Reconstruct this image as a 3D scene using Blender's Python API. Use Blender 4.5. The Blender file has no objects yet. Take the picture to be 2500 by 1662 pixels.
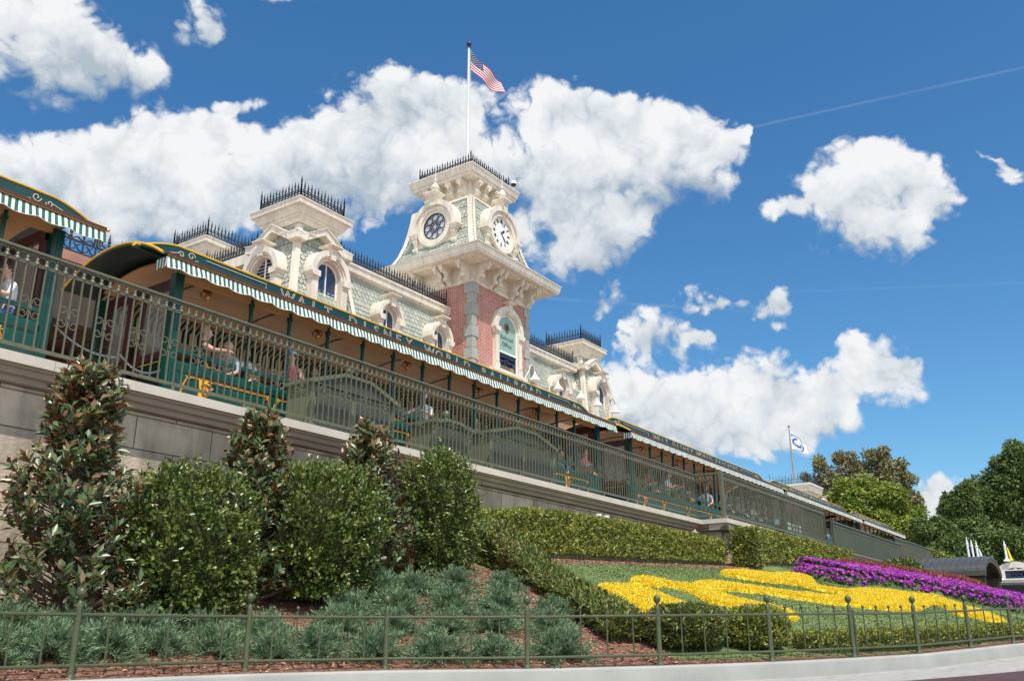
import bpy, bmesh, math, random
import numpy as np
from mathutils import Vector, Matrix, noise as mnoise

random.seed(7); rng = np.random.default_rng(7)
SC = bpy.context.scene; COL = SC.collection
PI = math.pi
R_ = math.radians

# ------------------------------------------------------------------ camera
F_PX, PITCH, ROLL, AZ = 2184.1, R_(18.2019), R_(-0.26719), R_(55.57386)
cF = Vector((math.sin(AZ)*math.cos(PITCH), math.cos(AZ)*math.cos(PITCH), math.sin(PITCH)))
cR0 = Vector((math.cos(AZ), -math.sin(AZ), 0)); cU0 = cR0.cross(cF)
cR = cR0*math.cos(ROLL) + cU0*math.sin(ROLL); cU = -cR0*math.sin(ROLL) + cU0*math.cos(ROLL)
cam = bpy.data.cameras.new('camera'); camo = bpy.data.objects.new('camera', cam); COL.objects.link(camo)
cam.sensor_width = 36; cam.lens = 36*F_PX/2500; cam.clip_start = 0.1; cam.clip_end = 5000
camo.matrix_world = Matrix(((cR.x, cU.x, -cF.x, 0), (cR.y, cU.y, -cF.y, 0), (cR.z, cU.z, -cF.z, 0), (0, 0, 0, 1)))
SC.camera = camo

# ------------------------------------------------------------------ exposure, sun, sky
SC.view_settings.view_transform = 'Standard'; SC.view_settings.look = 'None'
SC.view_settings.exposure = 0.0; SC.view_settings.gamma = 1
SUN = Vector((-0.30, -0.43, 1.0)).normalized()
ELEV = math.asin(SUN.z); SAZ = math.atan2(SUN.x, SUN.y)
sl = bpy.data.lights.new('sun', 'SUN'); slo = bpy.data.objects.new('sun', sl); COL.objects.link(slo)
sl.energy = 4.7; sl.angle = R_(0.5); sl.color = (1.0, 0.94, 0.84)
slo.rotation_euler = (-SUN).to_track_quat('-Z', 'Y').to_euler()

W = bpy.data.worlds.new('World'); SC.world = W; W.use_nodes = True
nt = W.node_tree; nt.nodes.clear()
def wn(t, **k):
    n = nt.nodes.new(t)
    for a, b in k.items(): setattr(n, a, b)
    return n
def wl(a, b): nt.links.new(a, b)
def wm(op, a, b=None, c=None):
    n = wn('ShaderNodeMath', operation=op)
    for i, v in enumerate((a, b, c)):
        if v is None: continue
        if isinstance(v, (int, float)): n.inputs[i].default_value = v
        else: wl(v, n.inputs[i])
    return n.outputs[0]
def wv(op, a, b=None, c=None, out=0):
    n = wn('ShaderNodeVectorMath', operation=op)
    for i, v in enumerate((a, b, c)):
        if v is None: continue
        if isinstance(v, (tuple, list, Vector)): n.inputs[i].default_value = tuple(v)
        else: wl(v, n.inputs[i])
    return n.outputs[out]
sky = wn('ShaderNodeTexSky', sky_type='NISHITA'); sky.sun_disc = False
sky.sun_elevation = ELEV; sky.sun_rotation = SAZ
sky.air_density = 1.0; sky.dust_density = 0.6; sky.ozone_density = 3.0
hsv = wn('ShaderNodeHueSaturation'); hsv.inputs['Saturation'].default_value = 1.22; hsv.inputs['Value'].default_value = 1.0
wl(sky.outputs[0], hsv.inputs['Color'])
bg1 = wn('ShaderNodeBackground'); bg1.inputs[1].default_value = 0.145; skc = wv('MULTIPLY', hsv.outputs[0], (.80, 1.02, 1.03)); wl(skc, bg1.inputs[0])
# clouds: a field of soft billows laid out over the dome by direction, broken up with noise
tc = wn('ShaderNodeTexCoord'); D = tc.outputs['Generated']
dn = wv('NORMALIZE', D)
n1 = wn('ShaderNodeTexNoise'); n1.inputs['Scale'].default_value = 14; n1.inputs['Detail'].default_value = 5; n1.inputs['Roughness'].default_value = .55
wl(dn, n1.inputs['Vector'])
n2 = wn('ShaderNodeTexNoise'); n2.inputs['Scale'].default_value = 19; n2.inputs['Detail'].default_value = 12; n2.inputs['Roughness'].default_value = .54; n2.inputs['Distortion'].default_value = .35
wl(dn, n2.inputs['Vector'])
df = wv('DOT_PRODUCT', dn, cF, out=1); dr = wv('DOT_PRODUCT', dn, cR, out=1); du = wv('DOT_PRODUCT', dn, cU, out=1)
dfc = wm('MAXIMUM', df, 0.08)
cx = wn('ShaderNodeCombineXYZ'); wl(wm('DIVIDE', dr, dfc), cx.inputs[0]); wl(wm('DIVIDE', du, dfc), cx.inputs[1])
w1 = wv('SUBTRACT', n1.outputs['Color'], (.5, .5, .5)); UV = wv('MULTIPLY_ADD', w1, (.075, .075, 0), cx.outputs[0])
BL = [(60,50,170,100),(110,160,150,85),(250,165,140,85),(340,200,70,65),(180,90,110,70),(480,30,55,60),(505,80,30,30),(690,-5,80,28),
 (50,400,110,75),(190,430,150,95),(300,350,110,60),(430,330,120,65),(520,310,70,60),(350,460,250,105),(550,430,210,100),(700,390,120,85),
 (790,350,110,80),(880,265,95,70),(965,225,85,60),(1035,260,110,75),(1110,240,75,55),(1155,320,85,75),(900,390,190,115),(1020,400,190,105),
 (1140,425,115,75),(760,485,190,75),(935,505,70,55),(560,530,130,50),(170,510,190,55),
 (1330,270,95,70),(1410,255,80,48),(1480,285,100,65),(1570,290,100,70),(1650,300,80,62),(1740,335,85,55),(1800,355,48,40),(1440,400,190,115),
 (1590,400,170,105),(1700,430,90,75),(1345,440,130,105),(1400,560,120,85),(1555,525,110,55),(1410,650,95,55),(1490,715,45,40),(1440,745,38,25),
 (2080,410,90,70),(2130,480,100,75),(2180,415,90,70),(2250,440,70,70),(2300,490,42,42),(2010,470,80,55),(1920,500,55,28),(2060,545,105,62),(2165,570,105,48),(2250,540,55,45),
 (1700,726,55,26),(1765,738,48,24),(1875,752,60,36),(1900,742,35,28),(1605,795,75,55),(1560,830,50,38),(1690,832,60,48),(1725,812,28,22),
 (1530,950,75,100),(1600,985,110,85),(1700,950,95,58),(1800,990,120,60),(1870,915,85,55),(1955,965,115,55),(1760,1050,190,55),(1900,1060,170,42),
 (2020,1020,85,55),(1880,1110,110,28),(2060,930,80,45),(2150,890,80,55),(2080,845,45,40),(2215,905,35,28),(2170,945,80,36),(2265,1195,55,45),(2330,1240,80,55),
 (470,520,200,45),(780,560,120,40),(300,560,140,35),(1250,600,60,70),(1480,560,90,60),(1790,1000,230,60),(1650,1040,120,40),(560,250,40,22),(1900,800,30,14),(2470,420,45,14),(2430,400,70,10),(1830,330,20,14),(620,240,40,24)]
acc = None; accv = None
for (px, py, rx, ry) in BL:
    c = ((px-1250)/F_PX, (831-py)/F_PX); r = (rx*1.42/F_PX, ry*1.42/F_PX)
    gt = wn('ShaderNodeTexGradient', gradient_type='SPHERICAL'); tm = gt.texture_mapping; tm.vector_type = 'POINT'
    tm.scale = (1/r[0], 1/r[1], 1); tm.translation = (-c[0]/r[0], -c[1]/r[1], 0); wl(UV, gt.inputs[0])
    k = gt.outputs['Fac']
    acc = wm('MULTIPLY_ADD', k, 1.25, acc if acc is not None else 0.0)
    accv = wm('MULTIPLY_ADD', k, c[1], accv if accv is not None else 0.0)
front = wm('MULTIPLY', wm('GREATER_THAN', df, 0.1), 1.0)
sxyz = wn('ShaderNodeSeparateXYZ'); wl(UV, sxyz.inputs[0])
hh = wm('MULTIPLY', wm('SUBTRACT', sxyz.outputs[1], wm('DIVIDE', wm('MULTIPLY', accv, 1.25), wm('ADD', acc, 0.002))), F_PX/85.)
hh = wm('MAXIMUM', wm('MINIMUM', hh, 1.2), -1.2)
# unseen rest of the dome: dense cloud added to fill the shade
n3 = wn('ShaderNodeTexNoise'); n3.inputs['Scale'].default_value = 3.2; n3.inputs['Detail'].default_value = 6; wl(dn, n3.inputs['Vector'])
back = wm('MULTIPLY', wm('SUBTRACT', 1.0, front), wm('MULTIPLY', wm('SUBTRACT', n3.outputs[0], .36), 6.0))
fld = wm('ADD', wm('MULTIPLY', acc, front), wm('MAXIMUM', back, 0.0))
fl1 = wm('MINIMUM', fld, 2.4)
nz = wm('SUBTRACT', n2.outputs[0], 0.5)
bil = None
for sc_, am in ((17, .55), (36, .42), (78, .25), (165, .08)):
    q_ = wn('ShaderNodeTexNoise'); q_.inputs['Scale'].default_value = sc_; q_.inputs['Detail'].default_value = 0; wl(wv('MULTIPLY_ADD', w1, (.05, .05, .05), dn), q_.inputs['Vector'])
    a_ = wm('MULTIPLY', wm('ABSOLUTE', wm('SUBTRACT', q_.outputs[0], .5)), am*4.2)
    bil = a_ if bil is None else wm('ADD', bil, a_)
bil = wm('SUBTRACT', bil, .62)
nz2 = wm('ADD', wm('MULTIPLY', wm('SUBTRACT', n1.outputs[0], .5), 1.0), wm('ADD', wm('MULTIPLY', nz, 1.5), bil))
den = wm('MULTIPLY_ADD', nz2, wm('MINIMUM', wm('MULTIPLY', fl1, 2.6), 1.0), wm('MULTIPLY', fl1, .95))
mr = wn('ShaderNodeMapRange', interpolation_type='SMOOTHSTEP'); mr.inputs[1].default_value = .22; mr.inputs[2].default_value = .95
wl(den, mr.inputs[0]); wl(wm('MULTIPLY_ADD', wm('MAXIMUM', wm('MULTIPLY', hh, -1.0), 0.0), .85, .98), mr.inputs[2])
# thin contrails
dens = mr.outputs[0]
for (x0, y0, x1, y1, wd, st) in ((1840,310,2500,165,5,.20),(1330,728,1830,760,5,.22),(1900,714,2500,690,4,.12)):
    ax, ay = (x0-1250)/F_PX, (831-y0)/F_PX; bx, by = (x1-1250)/F_PX, (831-y1)/F_PX
    L = math.hypot(bx-ax, by-ay); nx, ny = -(by-ay)/L, (bx-ax)/L; tx, ty = (bx-ax)/L, (by-ay)/L
    dd = wm('ABSOLUTE', wm('ADD', wv('DOT_PRODUCT', cx.outputs[0], (nx, ny, 0), out=1), -(nx*ax+ny*ay)))
    al = wm('ADD', wv('DOT_PRODUCT', cx.outputs[0], (tx, ty, 0), out=1), -(tx*ax+ty*ay))
    ins = wm('MULTIPLY', wm('GREATER_THAN', al, 0), wm('LESS_THAN', al, L))
    s = wm('MULTIPLY', wm('MULTIPLY', wm('MAXIMUM', wm('SUBTRACT', 1, wm('MULTIPLY', dd, F_PX/wd)), 0), ins), front)
    dens = wm('MAXIMUM', dens, wm('MULTIPLY', wm('MULTIPLY', s, n1.outputs[0]), st*.75))
sh = wm('ADD', wm('MULTIPLY', hh, .56), wm('MULTIPLY_ADD', nz, .40, wm('MULTIPLY', bil, .34)))
sh = wm('ADD', sh, wm('MULTIPLY', wm('SUBTRACT', n1.outputs[0], .5), 1.3))
cr = wn('ShaderNodeValToRGB'); cr.color_ramp.elements[0].position = .22; cr.color_ramp.elements[0].color = (.45, .53, .61, 1)
cr.color_ramp.elements[1].position = .78; cr.color_ramp.elements[1].color = (.90, .915, .93, 1)
e = cr.color_ramp.elements.new(.48); e.color = (.71, .755, .80, 1)
wl(wm('ADD', sh, .56), cr.inputs[0])
bg2 = wn('ShaderNodeBackground'); wl(wm('MULTIPLY_ADD', wm('SUBTRACT', 1.0, front), .55, 1.0), bg2.inputs[1]); wl(cr.outputs[0], bg2.inputs[0])  # added clouds behind the view are boosted to lift the shade
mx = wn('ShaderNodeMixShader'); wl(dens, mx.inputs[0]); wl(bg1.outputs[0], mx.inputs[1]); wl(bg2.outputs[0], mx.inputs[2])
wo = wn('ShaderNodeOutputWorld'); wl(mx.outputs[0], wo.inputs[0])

# ------------------------------------------------------------------ materials
MATS = {}
def mat(name, col, rough=.6, var=.12, scale=5., bump=0., bscale=None, metal=0., spec=.5, col2=None, stretch=None, attr=None, trans=0., back=None, alpha=None):
    m = bpy.data.materials.new(name); m.use_nodes = True; t = m.node_tree; p = t.nodes['Principled BSDF']
    N = t.nodes.new; Lk = t.links.new
    p.inputs['Roughness'].default_value = rough; p.inputs['Metallic'].default_value = metal
    p.inputs['Specular IOR Level'].default_value = spec
    tcn = N('ShaderNodeTexCoord'); mp = N('ShaderNodeMapping'); Lk(tcn.outputs['Object'], mp.inputs[0])
    if stretch: mp.inputs['Scale'].default_value = stretch
    nz = N('ShaderNodeTexNoise'); nz.inputs['Scale'].default_value = scale; nz.inputs['Detail'].default_value = 6; Lk(mp.outputs[0], nz.inputs['Vector'])
    c2 = col2 or tuple(c*(1-var) for c in col)
    c1 = col if col2 else tuple(min(1, c*(1+var)) for c in col)
    rp = N('ShaderNodeValToRGB'); e = rp.color_ramp.elements
    if attr:
        at = N('ShaderNodeAttribute'); at.attribute_name = 'rnd'; Lk(at.outputs['Fac'], rp.inputs[0])
        e[0].color = (*attr[0], 1); e[1].color = (*attr[-1], 1)
        for i, a in enumerate(attr[1:-1]):
            q = e.new((i+1)/(len(attr)-1)); q.color = (*a, 1)
    else:
        e[0].position = .32; e[0].color = (*c2, 1); e[1].position = .68; e[1].color = (*c1, 1); Lk(nz.outputs[0], rp.inputs[0])
    out = rp.outputs[0]
    if back:
        ge = N('ShaderNodeNewGeometry'); mxn = N('ShaderNodeMix'); mxn.data_type = 'RGBA'
        Lk(ge.outputs['Backfacing'], mxn.inputs[0]); Lk(out, mxn.inputs[6]); mxn.inputs[7].default_value = (*back, 1); out = mxn.outputs[2]
    Lk(out, p.inputs['Base Color'])
    if bump:
        bn = N('ShaderNodeTexNoise'); bn.inputs['Scale'].default_value = bscale or scale*6; bn.inputs['Detail'].default_value = 5; Lk(mp.outputs[0], bn.inputs['Vector'])
        b = N('ShaderNodeBump'); b.inputs['Strength'].default_value = min(1, bump); b.inputs['Distance'].default_value = .02; Lk(bn.outputs[0], b.inputs['Height']); Lk(b.outputs[0], p.inputs['Normal'])
    if trans:
        tr = N('ShaderNodeBsdfTranslucent'); Lk(out, tr.inputs[0]); ms = N('ShaderNodeMixShader'); ms.inputs[0].default_value = trans
        Lk(p.outputs[0], ms.inputs[1]); Lk(tr.outputs[0], ms.inputs[2]); Lk(ms.outputs[0], t.nodes['Material Output'].inputs[0])
    if alpha is not None:
        p.inputs['Alpha'].default_value = alpha
    MATS[name] = m; return m
def brickmat(name, c1, c2, mortar, bw, bh, ms, bump=.6, swap='xz', rough=.8, noise=.25):
    m = bpy.data.materials.new(name); m.use_nodes = True; t = m.node_tree; p = t.nodes['Principled BSDF']; N = t.nodes.new; Lk = t.links.new
    tcn = N('ShaderNodeTexCoord'); sp = N('ShaderNodeSeparateXYZ'); Lk(tcn.outputs['Object'], sp.inputs[0])
    ad = N('ShaderNodeMath'); ad.operation = 'ADD'; Lk(sp.outputs[0], ad.inputs[0]); Lk(sp.outputs[1], ad.inputs[1])
    cb = N('ShaderNodeCombineXYZ'); Lk(ad.outputs[0], cb.inputs[0]); Lk(sp.outputs[2], cb.inputs[1])
    b = N('ShaderNodeTexBrick'); Lk(cb.outputs[0], b.inputs['Vector'])
    b.inputs['Color1'].default_value = (*c1, 1); b.inputs['Color2'].default_value = (*c2, 1); b.inputs['Mortar'].default_value = (*mortar, 1)
    b.inputs['Scale'].default_value = 1; b.inputs['Mortar Size'].default_value = ms; b.inputs['Mortar Smooth'].default_value = .2
    b.inputs['Brick Width'].default_value = bw; b.inputs['Row Height'].default_value = bh
    nz = N('ShaderNodeTexNoise'); nz.inputs['Scale'].default_value = 1.6; nz.inputs['Detail'].default_value = 9; nz.inputs['Roughness'].default_value = .7; Lk(tcn.outputs['Object'], nz.inputs['Vector'])
    mpn = N('ShaderNodeMapping'); mpn.inputs['Scale'].default_value = (1.7, 1.7, .22); Lk(tcn.outputs['Object'], mpn.inputs[0])
    ns = N('ShaderNodeTexNoise'); ns.inputs['Scale'].default_value = 2.2; ns.inputs['Detail'].default_value = 6; Lk(mpn.outputs[0], ns.inputs['Vector'])
    av = N('ShaderNodeMath'); av.operation = 'ADD'; Lk(nz.outputs[0], av.inputs[0]); Lk(ns.outputs[0], av.inputs[1])
    mr = N('ShaderNodeMapRange'); mr.inputs[1].default_value = .7; mr.inputs[2].default_value = 1.3; mr.inputs[3].default_value = 1-noise; mr.inputs[4].default_value = 1+noise*.5; Lk(av.outputs[0], mr.inputs[0])
    mu = N('ShaderNodeVectorMath'); mu.operation = 'SCALE'; Lk(b.outputs[0], mu.inputs[0]); Lk(mr.outputs[0], mu.inputs['Scale'])
    Lk(mu.outputs[0], p.inputs['Base Color']); p.inputs['Roughness'].default_value = rough
    n4 = N('ShaderNodeTexNoise'); n4.inputs['Scale'].default_value = 22; n4.inputs['Detail'].default_value = 6; Lk(tcn.outputs['Object'], n4.inputs['Vector'])
    hm = N('ShaderNodeMath'); hm.operation = 'MULTIPLY_ADD'; hm.inputs[1].default_value = -1.0; Lk(b.outputs['Fac'], hm.inputs[0])
    h4 = N('ShaderNodeMath'); h4.operation = 'MULTIPLY'; h4.inputs[1].default_value = .6; Lk(n4.outputs[0], h4.inputs[0]); Lk(h4.outputs[0], hm.inputs[2])
    bp = N('ShaderNodeBump'); bp.inputs['Strength'].default_value = bump; bp.inputs['Distance'].default_value = .02; Lk(hm.outputs[0], bp.inputs['Height']); Lk(bp.outputs[0], p.inputs['Normal'])
    MATS[name] = m; return m
M = MATS
mat('cream', (.81, .74, .635), .55, .06, 3.0, bump=.12, bscale=40, col2=(.63, .565, .47), stretch=(1.6, 1.6, .30))
mat('cream_dark', (.62, .56, .47), .6, .08)
mat('white_paint', (.82, .81, .78), .45, .04)
mat('sage', (.33, .415, .335), .7, .10, 4.0, bump=.15, attr=[(.325, .36, .305), (.40, .43, .365), (.465, .485, .42)])
mat('sage_base', (.20, .235, .195), .8)
mat('grey_stone', (.36, .37, .33), .75, .10, 3, bump=.2)
mat('iron', (.022, .026, .034), .45, .1, spec=.5)
brickmat('brick', (.50, .175, .13), (.36, .115, .088), (.66, .48, .42), .24, .085, .012, bump=.35, noise=.22)
brickmat('wall_blocks', (.66, .545, .41), (.47, .39, .295), (.19, .155, .115), 1.25, .457, .009, bump=.85, noise=.50, rough=.9)
mat('cap_stone', (.64, .575, .49), .75, .10, 2.2, bump=.25, bscale=60, col2=(.55, .49, .42), stretch=(1, 1, .6))
mat('mould', (.42, .37, .31), .8, .12, 2.5, bump=.2, stretch=(.6, 1, 1))
mat('rail_paint', (.118, .117, .075), .42, .10, 8, spec=.45)
mat('fence_paint', (.070, .084, .040), .38, .12, 9, spec=.5)
mat('screen_mesh', (.085, .095, .060), .7, .12, 1.2, alpha=.80)
mat('cabinet_paint', (.145, .170, .108), .5, .10, 3)
mat('cabinet_panel', (.070, .080, .064), .4, .15, 2)
mat('train_green', (.004, .060, .042), .28, .15, 2.5, spec=.55)
mat('train_dark', (.005, .035, .028), .22, .1, 3, spec=.5)
mat('sign_green', (.006, .055, .050), .35, .1, 3)
mat('awn_green', (.018, .125, .092), .8, .1)
mat('awn_white', (.86, .86, .84), .8, .03, trans=.15)
mat('awn_cream', (.80, .68, .42), .8, .05, trans=.3)
mat('awn_black', (.02, .035, .03), .8, .05)
mat('yellow_trim', (.80, .44, .02), .4, .08)
mat('red_line', (.62, .10, .05), .4, .05)
mat('maroon', (.095, .028, .030), .4, .12)
mat('roof_dark', (.018, .030, .027), .45, .15)
mat('ceiling_tan', (.62, .305, .115), .38, .10, 2, stretch=(.3, 1, 1))
mat('bronze', (.30, .13, .05), .3, .15, metal=.85)
mat('lamp_glass', (.62, .28, .10), .25, .1, metal=.3)
mat('letter_cream', (.62, .54, .38), .5, .04)
mat('platform_floor', (.62, .56, .48), .8, .08, 3)
mat('gold', (.50, .34, .10), .4, .08)
mat('glass', (.035, .055, .10), .06, .2, 1.5, spec=.8)
mat('glass_pale', (.55, .60, .68), .12, .1, 2)
mat('curtain_grey', (.60, .60, .60), .6, .06, stretch=(6, 1, .3))
mat('steel_dark', (.035, .04, .045), .4, .1, metal=.4)
mat('chain_steel', (.45, .45, .46), .3, .1, metal=.9)
mat('concrete', (.34, .345, .325), .8, .10, 1.6, bump=.25, bscale=70)
mat('gutter', (.36, .345, .32), .9, .18, 6, bump=.5, bscale=90)
mat('red_band', (.075, .034, .038), .85, .2, 3, bump=.3, bscale=80)
mat('tan_paving', (.33, .285, .25), .9, .18, 9, bump=.5, bscale=90)
mat('mulch', (.27, .135, .085), .95, .3, 14, bump=.9, bscale=45, col2=(.09, .042, .028))
mat('mulch_chip', (.3, .13, .08), .9, attr=[(.12, .055, .034), (.28, .13, .08), (.42, .23, .145), (.50, .33, .22)])
mat('lawn', (.165, .215, .075), .95, .18, 1.1, bump=.6, bscale=60, col2=(.105, .155, .050))
mat('grass_blade', (.1, .2, .05), .8, attr=[(.088, .138, .038), (.135, .188, .052), (.205, .240, .080)], trans=.1)
mat('flag_white', (.82, .82, .82), .8, .03, trans=.25)
mat('flag_red', (.50, .02, .035), .8, .05, trans=.1)
mat('flag_blue', (.02, .03, .13), .8, .05, trans=.2)
mat('emblem_blue', (.04, .12, .50), .8, .05, trans=.2)
mat('terracotta', (.40, .20, .145), .8, .12, 3)
mat('porch_brown', (.20, .125, .07), .7, .15, 2)
mat('porch_dark', (.07, .045, .03), .7, .15, 2)
mat('pole_white', (.75, .75, .74), .3, .05)
mat('metal_roof', (.085, .083, .082), .42, .14, 3, metal=.3, stretch=(1, 4, 1))
mat('shelter_brown', (.06, .042, .032), .6, .15)
mat('bark', (.16, .115, .085), .9, .2, 6, bump=.6)
mat('bark_pale', (.30, .26, .21), .9, .2, 6, bump=.6)
mat('magnolia_leaf', (.03, .07, .02), .36, attr=[(.028, .056, .016), (.050, .095, .024), (.080, .130, .036), (.17, .10, .04), (.28, .13, .055)], back=(.235, .105, .045), spec=.6)
mat('holly_leaf', (.05, .12, .02), .34, attr=[(.030, .058, .012), (.080, .125, .022), (.150, .205, .036), (.25, .26, .06)], spec=.6, trans=.12)
mat('hedge_leaf', (.08, .13, .03), .5, attr=[(.080, .115, .024), (.18, .220, .040), (.31, .325, .060), (.46, .42, .10)], spec=.35, trans=.2)
mat('diag_leaf', (.08, .13, .03), .45, attr=[(.040, .068, .020), (.080, .120, .028), (.145, .180, .040), (.27, .28, .07), (.16, .075, .045)], spec=.4, trans=.15)
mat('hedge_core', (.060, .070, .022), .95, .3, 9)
mat('juniper_leaf', (.08, .16, .11), .6, attr=[(.075, .138, .074), (.135, .225, .124), (.220, .318, .185), (.28, .360, .190)], spec=.25, trans=.2)
mat('yellow_leaf', (.70, .50, .02), .6, attr=[(.33, .32, .022), (.72, .55, .018), (.95, .72, .03), (.97, .82, .12)], trans=.2)
mat('purple_petal', (.35, .01, .40), .6, attr=[(.17, .010, .27), (.32, .012, .38), (.50, .018, .40), (.48, .10, .58)], trans=.2)
mat('bed_green', (.07, .13, .04), .6, attr=[(.035, .08, .025), (.075, .14, .04), (.10, .17, .06)], trans=.2)
mat('red_leaf', (.28, .07, .05), .6, attr=[(.16, .035, .03), (.30, .075, .06), (.38, .13, .09)], trans=.2)
mat('tree_bright', (.12, .22, .03), .6, attr=[(.10, .150, .020), (.17, .235, .030), (.26, .325, .045), (.34, .38, .07)], trans=.25)
mat('tree_dark', (.04, .09, .03), .6, attr=[(.050, .088, .022), (.088, .140, .034), (.135, .195, .050), (.20, .25, .065)], trans=.2)
mat('tree_olive', (.12, .13, .06), .6, attr=[(.125, .130, .050), (.20, .200, .08), (.28, .255, .11), (.34, .285, .14)], trans=.2)
mat('tree_mid', (.08, .14, .03), .6, attr=[(.065, .100, .025), (.11, .165, .036), (.17, .225, .050)], trans=.2)
mat('skin', (.62, .36, .26), .5, .08, 9)
mat('skin_tan', (.48, .26, .18), .5, .08, 9)
for nme, c in dict(hair_brown=(.05, .028, .016), hair_blond=(.36, .24, .12), hair_white=(.70, .68, .64), cloth_white=(.75, .76, .78), cloth_black=(.02, .02, .025), cloth_grey=(.33, .36, .42), cloth_pink=(.72, .20, .22), cloth_blue=(.06, .10, .28), cloth_teal=(.02, .32, .48), cloth_red=(.40, .06, .07), cap_pale=(.50, .53, .66), denim=(.08, .10, .22), eye_dark=(.02, .015, .015), lip=(.42, .14, .12), plastic_white=(.78, .78, .76), black_num=(.015, .017, .02), flag_yellow=(.85, .62, .03), mint=(.27, .42, .36), neon_green=(.10, .50, .24), panel_navy=(.02, .03, .07), wood_dark=(.06, .035, .02)).items():
    mat(nme, c, .65, .08, 8)
for k in list(M):
    M[k].name = k

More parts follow.
